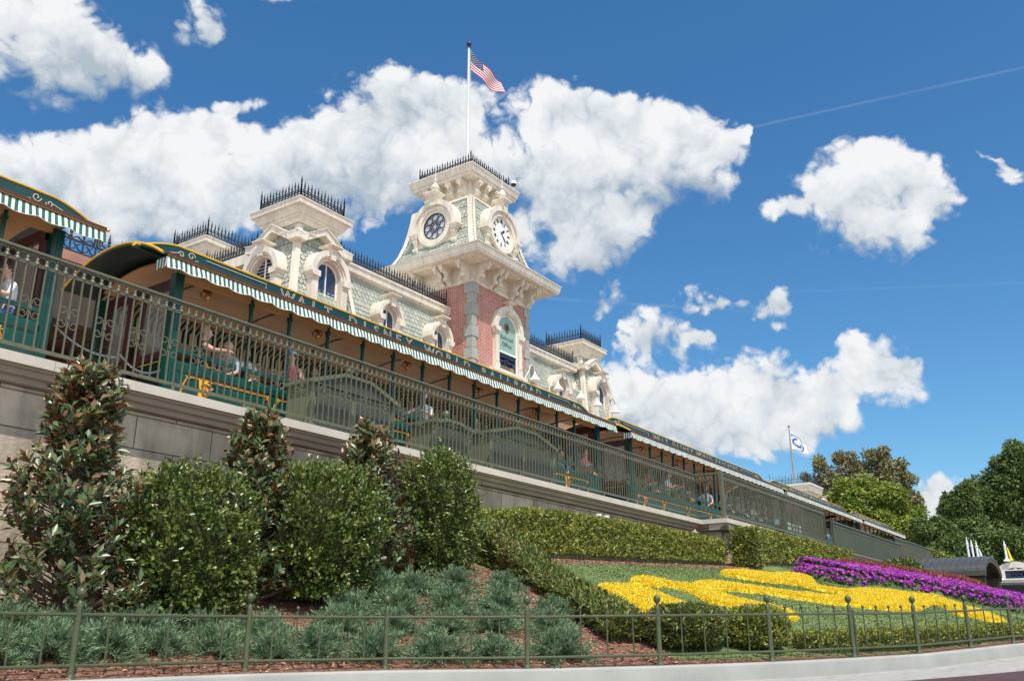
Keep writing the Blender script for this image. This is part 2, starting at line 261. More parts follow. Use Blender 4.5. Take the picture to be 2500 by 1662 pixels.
# ------------------------------------------------------------------ mesh helpers
BASE = {}
class MB:
    def __init__(s): s.v = []; s.f = []; s.m = []; s.X = None
    def add(s, vs, fs, mi=0):
        o = len(s.v)
        if s.X is not None: vs = [s.X @ Vector(p) for p in vs]
        s.v += [tuple(p) for p in vs]; s.f += [tuple(i+o for i in f) for f in fs]
        s.m += ([mi]*len(fs) if isinstance(mi, int) else mi); return s
    def box(s, x0, y0, z0, x1, y1, z1, mi=0):
        return s.add([(x0,y0,z0),(x1,y0,z0),(x1,y1,z0),(x0,y1,z0),(x0,y0,z1),(x1,y0,z1),(x1,y1,z1),(x0,y1,z1)],
                     [(0,3,2,1),(4,5,6,7),(0,1,5,4),(1,2,6,5),(2,3,7,6),(3,0,4,7)], mi)
    def frus(s, cx, cy, z0, hx0, hy0, z1, hx1, hy1, mi=0):
        return s.add([(cx-hx0,cy-hy0,z0),(cx+hx0,cy-hy0,z0),(cx+hx0,cy+hy0,z0),(cx-hx0,cy+hy0,z0),(cx-hx1,cy-hy1,z1),(cx+hx1,cy-hy1,z1),(cx+hx1,cy+hy1,z1),(cx-hx1,cy+hy1,z1)],
                     [(0,3,2,1),(4,5,6,7),(0,1,5,4),(1,2,6,5),(2,3,7,6),(3,0,4,7)], mi)
    def tube(s, pts, r, n=6, mi=0, closed=False):
        pts = [Vector(p) for p in pts]; K = len(pts); rs = r if isinstance(r, (list, tuple)) else [r]*K
        vs = []; fs = []; up = None
        for i, p in enumerate(pts):
            if closed: t = pts[(i+1) % K]-pts[i-1]
            else: t = pts[min(i+1, K-1)]-pts[max(i-1, 0)]
            t.normalize()
            if up is None: up = Vector((0, 0, 1)) if abs(t.z) < .9 else Vector((1, 0, 0))
            a = t.cross(up)
            if a.length < 1e-4: a = t.orthogonal()
            a.normalize(); b = a.cross(t); up = b
            for k in range(n):
                q = 2*PI*(k+.5)/n; vs.append(p+(a*math.cos(q)+b*math.sin(q))*rs[i])
        for i in range(K if closed else K-1):
            j = (i+1) % K
            for k in range(n): fs.append((i*n+k, i*n+(k+1) % n, j*n+(k+1) % n, j*n+k))
        if not closed: fs += [tuple(range(n-1, -1, -1)), tuple((K-1)*n+k for k in range(n))]
        return s.add(vs, fs, mi)
    def lathe(s, prof, c=(0, 0, 0), n=12, mi=0):
        vs = []; fs = []
        for (r, z) in prof:
            for k in range(n): vs.append((c[0]+r*math.cos(2*PI*k/n), c[1]+r*math.sin(2*PI*k/n), c[2]+z))
        for i in range(len(prof)-1):
            for k in range(n): fs.append((i*n+k, i*n+(k+1) % n, (i+1)*n+(k+1) % n, (i+1)*n+k))
        fs += [tuple(range(n-1, -1, -1)), tuple((len(prof)-1)*n+k for k in range(n))]
        return s.add(vs, fs, mi)
    def ball(s, c, r, n=10, mi=0, sz=1):
        K = max(4, n//2+1)
        return s.lathe([(max(.0005, r*math.sin(PI*i/K)), -r*sz*math.cos(PI*i/K)) for i in range(K+1)], c, n, mi)
    def prism(s, poly, ax, a, b, mi=0):     # poly in the plane across axis ax, extruded from a to b
        def P(u, v, w): return {'x': (w, u, v), 'y': (u, w, v), 'z': (u, v, w)}[ax]
        n = len(poly); vs = [P(u, v, a) for u, v in poly]+[P(u, v, b) for u, v in poly]
        fs = [tuple(range(n-1, -1, -1)), tuple(range(n, 2*n))]+[(i, (i+1) % n, n+(i+1) % n, n+i) for i in range(n)]
        return s.add(vs, fs, mi)
    def arch(s, cx, cz, r0, r1, y0, y1, a0=0., a1=PI, n=18, mi=0, sx=1.):
        vs = []; fs = []
        for i in range(n+1):
            a = a0+(a1-a0)*i/n; c, q = math.cos(a), math.sin(a)
            for (r, y) in ((r0, y0), (r1, y0), (r1, y1), (r0, y1)): vs.append((cx+sx*r*c, y, cz+r*q))
        for i in range(n):
            for k in range(4): fs.append((i*4+k, i*4+(k+1) % 4, i*4+4+(k+1) % 4, i*4+4+k))
        if abs(a1-a0) < 2*PI-.01: fs += [(0, 1, 2, 3), (n*4+3, n*4+2, n*4+1, n*4)]
        return s.add(vs, fs, mi)
    def build(s, name, mats, parent=None, smooth=False, rnd=None):
        me = bpy.data.meshes.new(name)
        if parent is not None:
            b = BASE[parent.name]; vs = [(p[0]-b[0], p[1]-b[1], p[2]-b[2]) for p in s.v]
        else: vs = s.v
        me.from_pydata(vs, [], s.f)
        ms = mats if isinstance(mats, (list, tuple)) else [mats]
        for m in ms: me.materials.append(M[m])
        me.polygons.foreach_set('material_index', s.m)
        if smooth: me.polygons.foreach_set('use_smooth', [True]*len(me.polygons))
        if smooth and hasattr(me, 'set_sharp_from_angle'): me.set_sharp_from_angle(angle=R_(40))
        if rnd is not None:
            a = me.attributes.new('rnd', 'FLOAT', 'POINT'); a.data.foreach_set('value', np.asarray(rnd, np.float32))
        o = bpy.data.objects.new(name, me); COL.objects.link(o)
        if parent is not None: o.parent = parent; BASE[o.name] = BASE[parent.name]
        else: BASE[o.name] = (0, 0, 0)
        return o
def tag(o, label=None, cat=None, group=None, kind=None):
    if label: o['label'] = label
    if cat: o['category'] = cat
    if group: o['group'] = group
    if kind: o['kind'] = kind
    return o
def thing(name, loc, label, cat, group=None):
    o = bpy.data.objects.new(name, None); COL.objects.link(o); o.location = loc; o.empty_display_size = .2
    BASE[o.name] = tuple(loc); return tag(o, label, cat, group)
def copy_child(src, root, loc=(0, 0, 0)):
    c = src.copy(); COL.objects.link(c); c.parent = root; c.location = loc; BASE[c.name] = BASE[root.name]
    for ch in src.children:
        d = ch.copy(); COL.objects.link(d); d.parent = c
    return c
def npmesh(name, V, F, mats, parent=None, rnd=None, mi=None, smooth=False):
    V = np.asarray(V, np.float32).reshape(-1, 3); F = np.asarray(F, np.int32); k = F.shape[1]
    if parent is not None: V = V-np.array(BASE[parent.name], np.float32)
    me = bpy.data.meshes.new(name); me.vertices.add(len(V)); me.vertices.foreach_set('co', V.ravel())
    me.loops.add(F.size); me.loops.foreach_set('vertex_index', F.ravel()); me.polygons.add(len(F))
    me.polygons.foreach_set('loop_start', np.arange(0, F.size, k, dtype=np.int32))
    ms = mats if isinstance(mats, (list, tuple)) else [mats]
    for m in ms: me.materials.append(M[m])
    if mi is not None: me.polygons.foreach_set('material_index', np.asarray(mi, np.int32))
    if rnd is not None:
        a = me.attributes.new('rnd', 'FLOAT', 'POINT'); a.data.foreach_set('value', np.asarray(rnd, np.float32))
    me.update(calc_edges=True); me.validate()
    if smooth: me.polygons.foreach_set('use_smooth', [True]*len(me.polygons))
    o = bpy.data.objects.new(name, me); COL.objects.link(o)
    if parent is not None: o.parent = parent; BASE[o.name] = BASE[parent.name]
    else: BASE[o.name] = (0, 0, 0)
    return o
def unit(A): return A/np.maximum(np.linalg.norm(A, axis=-1, keepdims=True), 1e-9)
def rand_dirs(n): return unit(rng.normal(size=(n, 3)))
def leafset(P, Dr, Nr, L, Wd, fold=.2, droop=.12, rnd=None):
    """leaf-shaped two-quad blades: base P, direction Dr, facing Nr"""
    n = len(P); Dr = unit(Dr); S = unit(np.cross(Dr, Nr)); Nn = np.cross(S, Dr)
    L = np.broadcast_to(np.asarray(L), (n,))[:, None]; Wd = np.broadcast_to(np.asarray(Wd), (n,))[:, None]
    c = P+Dr*L*.5; l = P+Dr*L*.48+S*Wd*.5+Nn*Wd*fold; r = P+Dr*L*.48-S*Wd*.5+Nn*Wd*fold; t = P+Dr*L-Nn*L*droop
    V = np.stack([P, l, t, c, r], 1).reshape(-1, 3); b = np.arange(n)[:, None]*5
    Fc = np.concatenate([b+[0, 1, 2, 3], b+[0, 3, 2, 4]], 0)
    rn = rng.random(n) if rnd is None else rnd
    return V, Fc, np.repeat(rn, 5)
def merge(sets):
    V = []; F = []; Rn = []; o = 0
    for v, f, r in sets: V.append(v); F.append(f+o); Rn.append(r); o += len(v)
    return np.concatenate(V), np.concatenate(F), np.concatenate(Rn)
def text_mb(txt, size, spacing=1., ext=.004, off=0., align='CENTER', outline=0.):
    cu = bpy.data.curves.new('tmp_text', 'FONT'); cu.body = txt; cu.size = size; cu.space_character = spacing; cu.extrude = ext; cu.offset = off
    cu.align_x = align
    if outline: cu.fill_mode = 'NONE' if hasattr(cu, 'fill_mode') else cu.fill_mode; cu.bevel_depth = outline; cu.bevel_resolution = 0; cu.extrude = 0
    cu.align_y = 'CENTER'; cu.resolution_u = 2
    o = bpy.data.objects.new('tmp_text', cu); COL.objects.link(o)
    dg = bpy.context.evaluated_depsgraph_get(); me = bpy.data.meshes.new_from_object(o.evaluated_get(dg))
    vs = [tuple(v.co) for v in me.vertices]; fs = [tuple(p.vertices) for p in me.polygons]
    bpy.data.objects.remove(o); bpy.data.curves.remove(cu); bpy.data.meshes.remove(me)
    return vs, fs

# ------------------------------------------------------------------ ground, terrain, paving
FP = np.array([(-6,8.6),(1.4,8.3),(3.05,8.17),(4.78,8.0),(6.4,7.75),(7.85,7.1),(8.95,5.95),(10.12,4.86),(11.46,3.99),(12.96,3.39),(14.52,2.89),(16.07,2.435),(17.65,2.02),(19.3,1.6),(24,0.4),(32,-1.6),(50,-6),(70,-11)], float)
def zf(x): return np.interp(x, [9,14.5,17.65,20], [-.36,-.28,-.17,-.13])
def ztop(x): return np.interp(x, [2,5,8,10,12,14,20,26,35,40,48,60], [.1,.25,.6,1.0,1.35,1.5,1.72,1.98,2.3,1.9,.1,-.1])
def fdist(x, y):
    x = np.asarray(x, float); y = np.asarray(y, float); d = np.full(x.shape, 1e9)
    for a, b in zip(FP[:-1], FP[1:]):
        v = b-a; t = np.clip(((x-a[0])*v[0]+(y-a[1])*v[1])/(v@v), 0, 1)
        d = np.minimum(d, np.hypot(x-a[0]-t*v[0], y-a[1]-t*v[1]))
    return np.where(y > np.interp(x, FP[:,0], FP[:,1]), d, -d)
def terr(x, y):
    d = fdist(x, y); w = np.maximum(np.where(np.asarray(x) < 26, 10.5, 9.7)-y, 0)
    t = np.clip(d/(np.maximum(d, 0)+w+1e-6), 0, 1); t = t*t*(3-2*t)*.35+t*.65
    return zf(x)+(ztop(x)-zf(x))*t
def T(x, y): return float(terr(np.array([x]), np.array([y]))[0])
def inpoly(x, y, poly):
    x = np.asarray(x); y = np.asarray(y); r = np.zeros(x.shape, bool); P = poly; j = len(P)-1
    for i in range(len(P)):
        xi, yi = P[i]; xj, yj = P[j]
        c = ((yi > y) != (yj > y)) & (x < (xj-xi)*(y-yi)/((yj-yi) or 1e-9)+xi); r ^= c; j = i
    return r
def spline(pts, n):
    p = np.asarray(pts, float); d = np.r_[0, np.cumsum(np.hypot(*(p[1:]-p[:-1]).T[:2]))]
    s = np.linspace(0, d[-1], n); out = []
    m = np.zeros_like(p); m[1:-1] = (p[2:]-p[:-2])/(d[2:]-d[:-2])[:, None]; m[0] = (p[1]-p[0])/(d[1]-d[0]); m[-1] = (p[-1]-p[-2])/(d[-1]-d[-2])
    for q in s:
        i = min(np.searchsorted(d, q, side='right')-1, len(p)-2); h = d[i+1]-d[i]; t = (q-d[i])/h
        out.append((2*t**3-3*t*t+1)*p[i]+(t**3-2*t*t+t)*h*m[i]+(-2*t**3+3*t*t)*p[i+1]+(t**3-t*t)*h*m[i+1])
    return np.array(out)
FS = spline(FP, 220)
tg = np.gradient(FS, axis=0); tg /= np.linalg.norm(tg, axis=1)[:, None]; FN = np.stack([tg[:,1], -tg[:,0]], 1)   # outward (towards the viewer)
FZ = zf(FS[:,0])
def strip(name, offs, zs, m, thick=None, crosses=None):
    V = []; n = len(FS); K = len(offs)
    for o, z in zip(offs, zs):
        q = FS+FN*o; V.append(np.c_[q, FZ+z])
    V = np.stack(V, 1).reshape(-1, 3); F = []
    for i in range(n-1):
        for k in range(K-1): F.append((i*K+k, i*K+k+1, (i+1)*K+k+1, (i+1)*K+k))
    return npmesh(name, V, F, m)
g = MB(); g.add([(-600,-600,-.64),(900,-600,-.64),(900,900,-.64),(-600,900,-.64)], [(0,1,2,3)]); tag(g.build('ground', 'tan_paving'), kind='structure')
tag(strip('planter_curb', [-.12,-.10,.10,.125,.13,.13], [-.12,0.0,0.0,-.012,-.03,-.26], 'concrete'), kind='structure')
tag(strip('gutter', [.12,.8,1.45], [-.19,-.192,-.194], 'gutter'), kind='structure')
tag(strip('pavement_band', [1.43,2.0,2.5], [-.190,-.192,-.193], 'red_band'), kind='structure')
tag(strip('pavement', [2.48,4,6.,8.], [-.188,-.20,-.21,-.235], 'tan_paving'), kind='structure')
LAWN = [(12.35,9.5),(12.9,8.4),(12.55,7.6),(12.05,6.7),(11.5,5.9),(11.15,5.45),(10.6,4.8),(11.6,4.1),(13.0,3.5),(14.6,3.05),(16.1,2.6),(17.7,2.2),(19.4,1.8),(24,.6),(32,-1.4),(48,-4.5),(52,7),(46,8.2),(36,8.8),(26,9.05),(20,9.3),(16,9.25),(14,9.35),(13,9.6)]
nx_, ny_ = 330, 120
xs = np.linspace(-6, 60, nx_); U = np.linspace(0, 1, ny_)
yf = np.interp(xs, FP[:,0], FP[:,1])-.02; yt = np.where(xs < 26, 11.6, 10.9)
GX = np.repeat(xs[:, None], ny_, 1); GY = yf[:, None]+(yt-yf)[:, None]*U[None, :]; GZ = terr(GX, GY)
V = np.stack([GX, GY, GZ], -1).reshape(-1, 3)
ii, jj = np.meshgrid(np.arange(nx_-1), np.arange(ny_-1), indexing='ij'); a = (ii*ny_+jj).ravel(); Fq = np.stack([a, a+ny_, a+ny_+1, a+1], 1)
cxy = V[Fq].mean(1); wob = np.array([mnoise.noise((p[0]*1.7, p[1]*1.7, 0)) for p in cxy])*.16
lw = inpoly(cxy[:,0]+wob, cxy[:,1]+wob, LAWN)
tag(npmesh('mulch_ground', V, Fq[~lw], 'mulch', smooth=True), kind='structure')
tag(npmesh('lawn', V+[0,0,.004], Fq[lw], 'lawn', smooth=True), kind='structure')
# grass blades on the near lawn
n = 90000
gx = rng.uniform(10.5, 34, n*2); gy = rng.uniform(-1, 9.6, n*2); ok = inpoly(gx, gy, LAWN) & (rng.random(n*2) < np.clip(14/gx, .25, 1)); gx, gy = gx[ok], gy[ok]
n = len(gx); gp = np.c_[gx, gy, terr(gx, gy)]; a = rng.uniform(0, 2*PI, n); w_ = .009+gx*.0005; hgt = rng.uniform(.012, .028, n)
s_ = np.c_[np.cos(a), np.sin(a), 0*a]*w_[:, None]; tp = gp+np.c_[rng.normal(0, .015, n), rng.normal(0, .015, n), hgt]
patch = np.array([mnoise.noise((x*.5, y*.5, 3)) for x, y in zip(gx, gy)])
tag(npmesh('lawn_grass', np.stack([gp-s_, gp+s_, tp], 1), np.arange(n*3).reshape(-1, 3), 'grass_blade', rnd=np.repeat(np.clip(.5+patch*.6+rng.normal(0, .18, n), 0, 1), 3)), kind='stuff',
    label='short mown green grass covering the sloping lawn', cat='grass')
n = 26000
gx = np.r_[rng.uniform(2.5, 13.5, n), rng.uniform(12.5, 30, 5000)]; gy = np.r_[rng.uniform(4.2, 11, n), rng.uniform(8.6, 9.7, 5000)]
ok = (~inpoly(gx, gy, LAWN)) & (fdist(gx, gy) > .02); gx, gy = gx[ok], gy[ok]; n = len(gx)
gp = np.c_[gx, gy, terr(gx, gy)+.008]; Nr = unit(np.c_[rng.normal(0, .5, (n, 2)), np.ones(n)]); Dr = unit(np.cross(Nr, rand_dirs(n)))
v, f, r = leafset(gp, Dr, Nr, rng.uniform(.03, .085, n), rng.uniform(.012, .035, n), .1, .1)
tag(npmesh('bark_mulch', v, f, 'mulch_chip', rnd=r), kind='stuff', label='loose reddish brown bark chips over the planting bed', cat='mulch')

# ------------------------------------------------------------------ retaining wall
w = thing('retaining_wall', (4, 11, -.3), 'long grey stone block wall with pale coping under the iron railing and train', 'wall')
X0, XJ, X2 = -6, 25.75, 60
b = MB(); b.box(X0, 11.1, -.6, XJ+.2, 13, 2.95); b.box(XJ+.34, 10.3, -.6, X2, 13, 2.94); b.box(X2-1.5, 9.6, -.6, X2+.4, 10.8, 3.1); b.build('block_facing', 'wall_blocks', w)
b = MB()
prof = lambda y: [(y+.34, 2.96), (y+.26, 2.97), (y+.22, 3.03), (y+.15, 3.045), (y+.11, 3.10), (y+.06, 3.115), (y+.05, 3.14), (y+.6, 3.14), (y+.6, 2.96)]
b.prism(prof(10.75), 'x', X0, XJ); b.prism(prof(9.95), 'x', XJ-.003+.05, X2); b.prism([(x, z) for x, z in [(XJ+.34,2.96),(XJ+.26,2.97),(XJ+.22,3.03),(XJ+.15,3.045),(XJ+.11,3.10),(XJ+.06,3.115),(XJ+.05,3.14),(XJ+.6,3.14),(XJ+.6,2.96)]], 'y', 10.0, 11.05)
b.build('moulding', 'mould', w)
b = MB()
x = X0
while x < XJ-.01:
    x1 = min(x+2.9, XJ); b.box(x+.004, 10.75, 3.142, x1-.004, 11.45, 3.27); x = x1
b.box(XJ, 9.95, 3.142, XJ+.5, 11.45, 3.272)
x = XJ+.5
while x < X2-.01:
    x1 = min(x+2.9, X2); b.box(x+.004, 9.95, 3.142, x1-.004, 10.75, 3.27); x = x1
b.build('coping', 'cap_stone', w)
d = MB(); d.box(X0, 11.452, 2.9, 64, 24, 3.16); tag(d.build('platform', 'platform_floor'), kind='structure')

# ------------------------------------------------------------------ platform railing
RZ0, RZ1 = 3.43, 4.69
def baluster_mb(x, y, along='x', z0=RZ0, z1=RZ1-.175):
    m_ = MB(); m_.box(x-.0098, y-.0098, z0, x+.0098, y+.0098, z1)
    m_.lathe([(.014,0),(.030,.012),(.027,.03),(.018,.055),(.022,.075),(.014,.095),(.012,.172)], (x, y, z1), 8); return m_
def ring_row(m_, p0, p1, n_):
    for i in range(n_):
        a = Vector(p0).lerp(Vector(p1), (i+.5)/n_); tx = (Vector(p1)-Vector(p0)).normalized(); r = (Vector(p1)-Vector(p0)).length/n_*.40
        m_.tube([a+tx*(r*math.cos(q))+Vector((0,0,r*1.15*math.sin(q))) for q in np.linspace(0, 2*PI, 13)[:-1]], .0085, 4, closed=True)
def scroll_mb(x, y, z, tx=Vector((1,0,0))):
    m_ = MB(); c = Vector((x, y, z)); up = Vector((0,0,1))
    for sx in (-1, 1):
        for sz in (-1, 1):
            pts = []
            pr = [(.010, .018), (.016, .045), (.024, .075)]
            for k in range(14):
                an = R_(165-k*28); rr = .056-.0022*k; pr.append((.082+rr*math.cos(an), .088+rr*math.sin(an)))
            for p in pr: pts.append(c+tx*(sx*p[0])+up*(sz*p[1]))
            m_.tube(pts, .0085, 4)
    m_.box(x-.02, y-.02, z-.025, x+.02, y+.02, z+.025); return m_
def railing(name, label, xa, xb, y, sp=.127, rings=True, ystart=None, limit=100):
    t = thing(name, (xa, y, RZ0-.16), label, 'railing', 'iron railings on the wall')
    b = MB(); b.prism([(y-.035, RZ1-.02), (y-.03, RZ1+.012), (y, RZ1+.022), (y+.03, RZ1+.012), (y+.035, RZ1-.02)], 'x', xa, xb); b.build('handrail', 'rail_paint', t)
    b = MB(); b.box(xa, y-.015, RZ1-.19, xb, y+.015, RZ1-.17); b.build('middle_rail', 'rail_paint', t)
    b = MB(); b.box(xa, y-.022, RZ0-.02, xb, y+.022, RZ0+.02)
    b.build('bottom_rail', 'rail_paint', t)
    n_ = int((xb-xa)/sp); b = MB(); ring_row(b, (xa, y, RZ1-.098), (xa+n_*sp, y, RZ1-.098), n_); b.build('ring_frieze', 'rail_paint', t)
    first = None; rest = MB(); xs_ = [xa+sp*(i+.0) for i in range(n_+1)]
    vis = [x for x in xs_ if x > 4.5]; big = set(vis[:limit])
    proto = None
    for x in xs_:
        if x in big:
            if proto is None: proto = baluster_mb(x, y).build('baluster', 'rail_paint', t); px0 = x
            else:
                c = proto.copy(); COL.objects.link(c); c.location = (x-px0, 0, 0)
        else:
            m_ = baluster_mb(x, y); rest.add(m_.v, m_.f)
    if rest.v: tag(rest.build('baluster', 'rail_paint', t), kind='stuff')
    sp0 = None; k = 0
    for i, x in enumerate(xs_):
        if i % 4 == 2:
            if sp0 is None: sp0 = scroll_mb(x, y, RZ0+.52).build('scroll', 'rail_paint', t); sx0 = x
            else: c = sp0.copy(); COL.objects.link(c); c.location = (x-sx0, 0, 0)
    for i, x in enumerate(xs_):
        if i % 10 == 5: b = MB(); b.box(x-.025, y-.02, 3.272, x+.025, y+.02, RZ0-.02); b.build('rail_foot', 'rail_paint', t)
    return t
railing('platform_railing', 'long olive iron railing on the coping in front of the nearest train cars', 3.0, 26.07, 11.0)
rj = railing('platform_railing', 'olive iron railing on the jutting wall, between the corner and the mesh screens', 26.1, 36.9, 10.2)
t = thing('corner_railing', (26.1, 10.2, RZ0-.16), 'short olive railing panel turning the corner where the wall juts forward', 'railing', 'iron railings on the wall')
b = MB(); b.box(26.07, 10.24, RZ1-.02, 26.13, 11.04, RZ1+.02); b.build('handrail', 'rail_paint', t)
b = MB(); b.box(26.085, 10.24, RZ1-.19, 26.115, 11.04, RZ1-.17); b.build('middle_rail', 'rail_paint', t)
b = MB(); b.box(26.08, 10.24, RZ0-.02, 26.12, 11.04, RZ0+.02); b.build('bottom_rail', 'rail_paint', t)
for k in range(5): baluster_mb(26.1, 10.34+.13*k).build('baluster', 'rail_paint', t)
b = MB(); b.box(26.03, 10.13, 3.272, 26.17, 10.23, RZ1+.05); b.build('corner_post', 'rail_paint', t)
def screen(label, xa, xb, y, z0, z1, posts):
    t = thing('mesh_screen', (xa, y, z0), label, 'screen', 'mesh screens on the wall')
    b = MB(); b.box(xa, y-.006, z0, xb, y+.006, z1); b.build('mesh_sheet', 'screen_mesh', t)
    b = MB(); b.box(xa, y-.04, z1, xb, y+.04, z1+.05); b.box(xa, y-.02, z1-.14, xb, y+.02, z1-.11); b.build('top_bar', 'rail_paint', t)
    for x in posts:
        b = MB(); b.box(x-.03, y+.02, z0, x+.03, y+.075, z1-.001); b.build('post', 'rail_paint', t)
    return t
screen('olive mesh sheet tied behind the end of the baluster railing', 34.2, 36.85, 10.26, 3.44, 4.50, (34.23, 36.82))
screen('long olive mesh screen on the jutting wall, below the far train cars', 36.95, 49.15, 9.93, 3.20, 4.20, (37, 40, 43, 46, 49.1))
screen('olive mesh screen beyond the gate gap at the far end of the wall', 51.8, 58.5, 10.2, 3.28, 4.62, (51.83, 55, 58.4))
t = thing('platform_gate', (49.2, 10.2, 3.28), 'narrow open iron gate between two mesh screens at the train end', 'gate')
b = MB(); b.box(49.2, 10.17, 4.58, 51.75, 10.23, 4.64); b.build('top_bar', 'rail_paint', t)
for k in range(14):
    b = MB(); x = 49.3+k*.185; b.box(x-.014, 10.186, 3.28, x+.014, 10.214, 4.58); b.build('bar', 'rail_paint', t)

# ------------------------------------------------------------------ low garden fence
ft = thing('garden_fence', (4.78, 8.0, -.36), 'low olive green metal fence with ball finials curving round the planting bed', 'fence')
POST = [(3.05,8.17),(4.78,8.07),(6.52,7.82),(7.91,7.15),(8.93,5.93),(10.12,4.86),(11.46,3.99),(12.96,3.39),(14.52,2.89),(16.07,2.435),(17.65,2.02),(19.3,1.6),(20.9,1.2)]
prof_post = [(.050,0),(.050,.012),(.036,.03),(.030,.06),(.0285,.62),(.026,.66),(.016,.672),(.012,.69),(.022,.70),(.036,.715),(.0435,.742),(.036,.775),(.018,.790),(.003,.796)]
def fz(x): return float(zf(x))
pp = None
for i, (x, y) in enumerate(POST):
    b = MB(); b.lathe(prof_post, (x, y, fz(x)), 14)
    b.build('post', 'fence_paint', ft, smooth=True)
for bi, ((x0, y0), (x1, y1)) in enumerate(zip(POST[:-1], POST[1:])):
    z0, z1 = fz(x0), fz(x1)
    tx = Vector((x1-x0, y1-y0, 0)); tx.normalize(); sh_ = tx*.026
    for (h, nm) in ((.555, 'top_rail'), (.115, 'bottom_rail')):
        b = MB(); b.tube([Vector((x0, y0, z0+h))+sh_, Vector((x1, y1, z1+h))-sh_], .0165, 8); b.build(nm, 'fence_paint', ft, smooth=True)
    npk = 5 if bi < 3 else 4
    for k in range(1, npk+1):
        q = k/(npk+1); x, y, z = x0+(x1-x0)*q, y0+(y1-y0)*q, z0+(z1-z0)*q
        b = MB(); b.tube([(x, y, z+.115), (x, y, z+.625)], .0095, 6); b.ball((x, y, z+.645), .0215, 8); b.build('picket', 'fence_paint', ft, smooth=True)
x, y = 12.96, 3.39; b = MB(); b.box(x+.05, y-.05, fz(x)+.30, x+.085, y-.01, fz(x)+.42); b.tube([(x+.065, y-.03, fz(x)+.02), (x+.065, y-.03, fz(x)+.60)], .014, 6); b.build('gate_latch', 'fence_paint', ft)

# ------------------------------------------------------------------ the train
YN, YFAR, YC, RH = 12.35, 14.55, 13.4, 1.45
def arch_pts(off=0., n=18, a0=0., a1=1.):
    out = []
    for i in range(n+1):
        u = -1+2*(a0+(a1-a0)*i/n); y = YC+u*(RH+off); z = 5.80+(.46+off)*(1-abs(u)**2.1); out.append((y, z))
    return out
def striped(x0, x1, sw, ya, za, yb, zb, period, amp, mats_alt, rows=3, lip=True):
    """hanging awning made of alternating stripes, scalloped at its lower edge, billowing a little"""
    b = MB(); n = max(2, int((x1-x0)/sw/2)*2); dx = (x1-x0)/n; V = []; sub = 2
    N = n*sub
    for i in range(N+1):
        x = x0+(x1-x0)*i/N; s = abs(math.sin(PI*x/period)); wv_ = math.sin(2*PI*x/period)*.012+math.sin(2*PI*x/(period*2.7)+1)*.010
        for k in range(rows+1):
            q = k/rows; V.append((x, ya+(yb-ya)*q+wv_*q, za+(zb-za)*q-amp*s*q))
    Fc = []; mi = []
    for i in range(N):
        for k in range(rows):
            Fc.append((i*(rows+1)+k, (i+1)*(rows+1)+k, (i+1)*(rows+1)+k+1, i*(rows+1)+k+1)); mi.append((i//sub) % 2)
    b.add(V, Fc, mi)
    if lip: b.tube([V[i*(rows+1)+rows] for i in range(N+1)], .006, 4, mi=2 if len(mats_alt) > 2 else 0)
    return b
def curl(b, c, r, ang, tx=Vector((1,0,0)), w=.012, turn=1.6, flip=1):
    pts = []
    for k in range(15):
        a = ang+flip*turn*2*PI*k/14*.75; rr = r*(1-.8*k/14); pts.append(Vector(c)+tx*(rr*math.cos(a))+Vector((0,0,rr*math.sin(a))))
    b.tube(pts, w, 4)
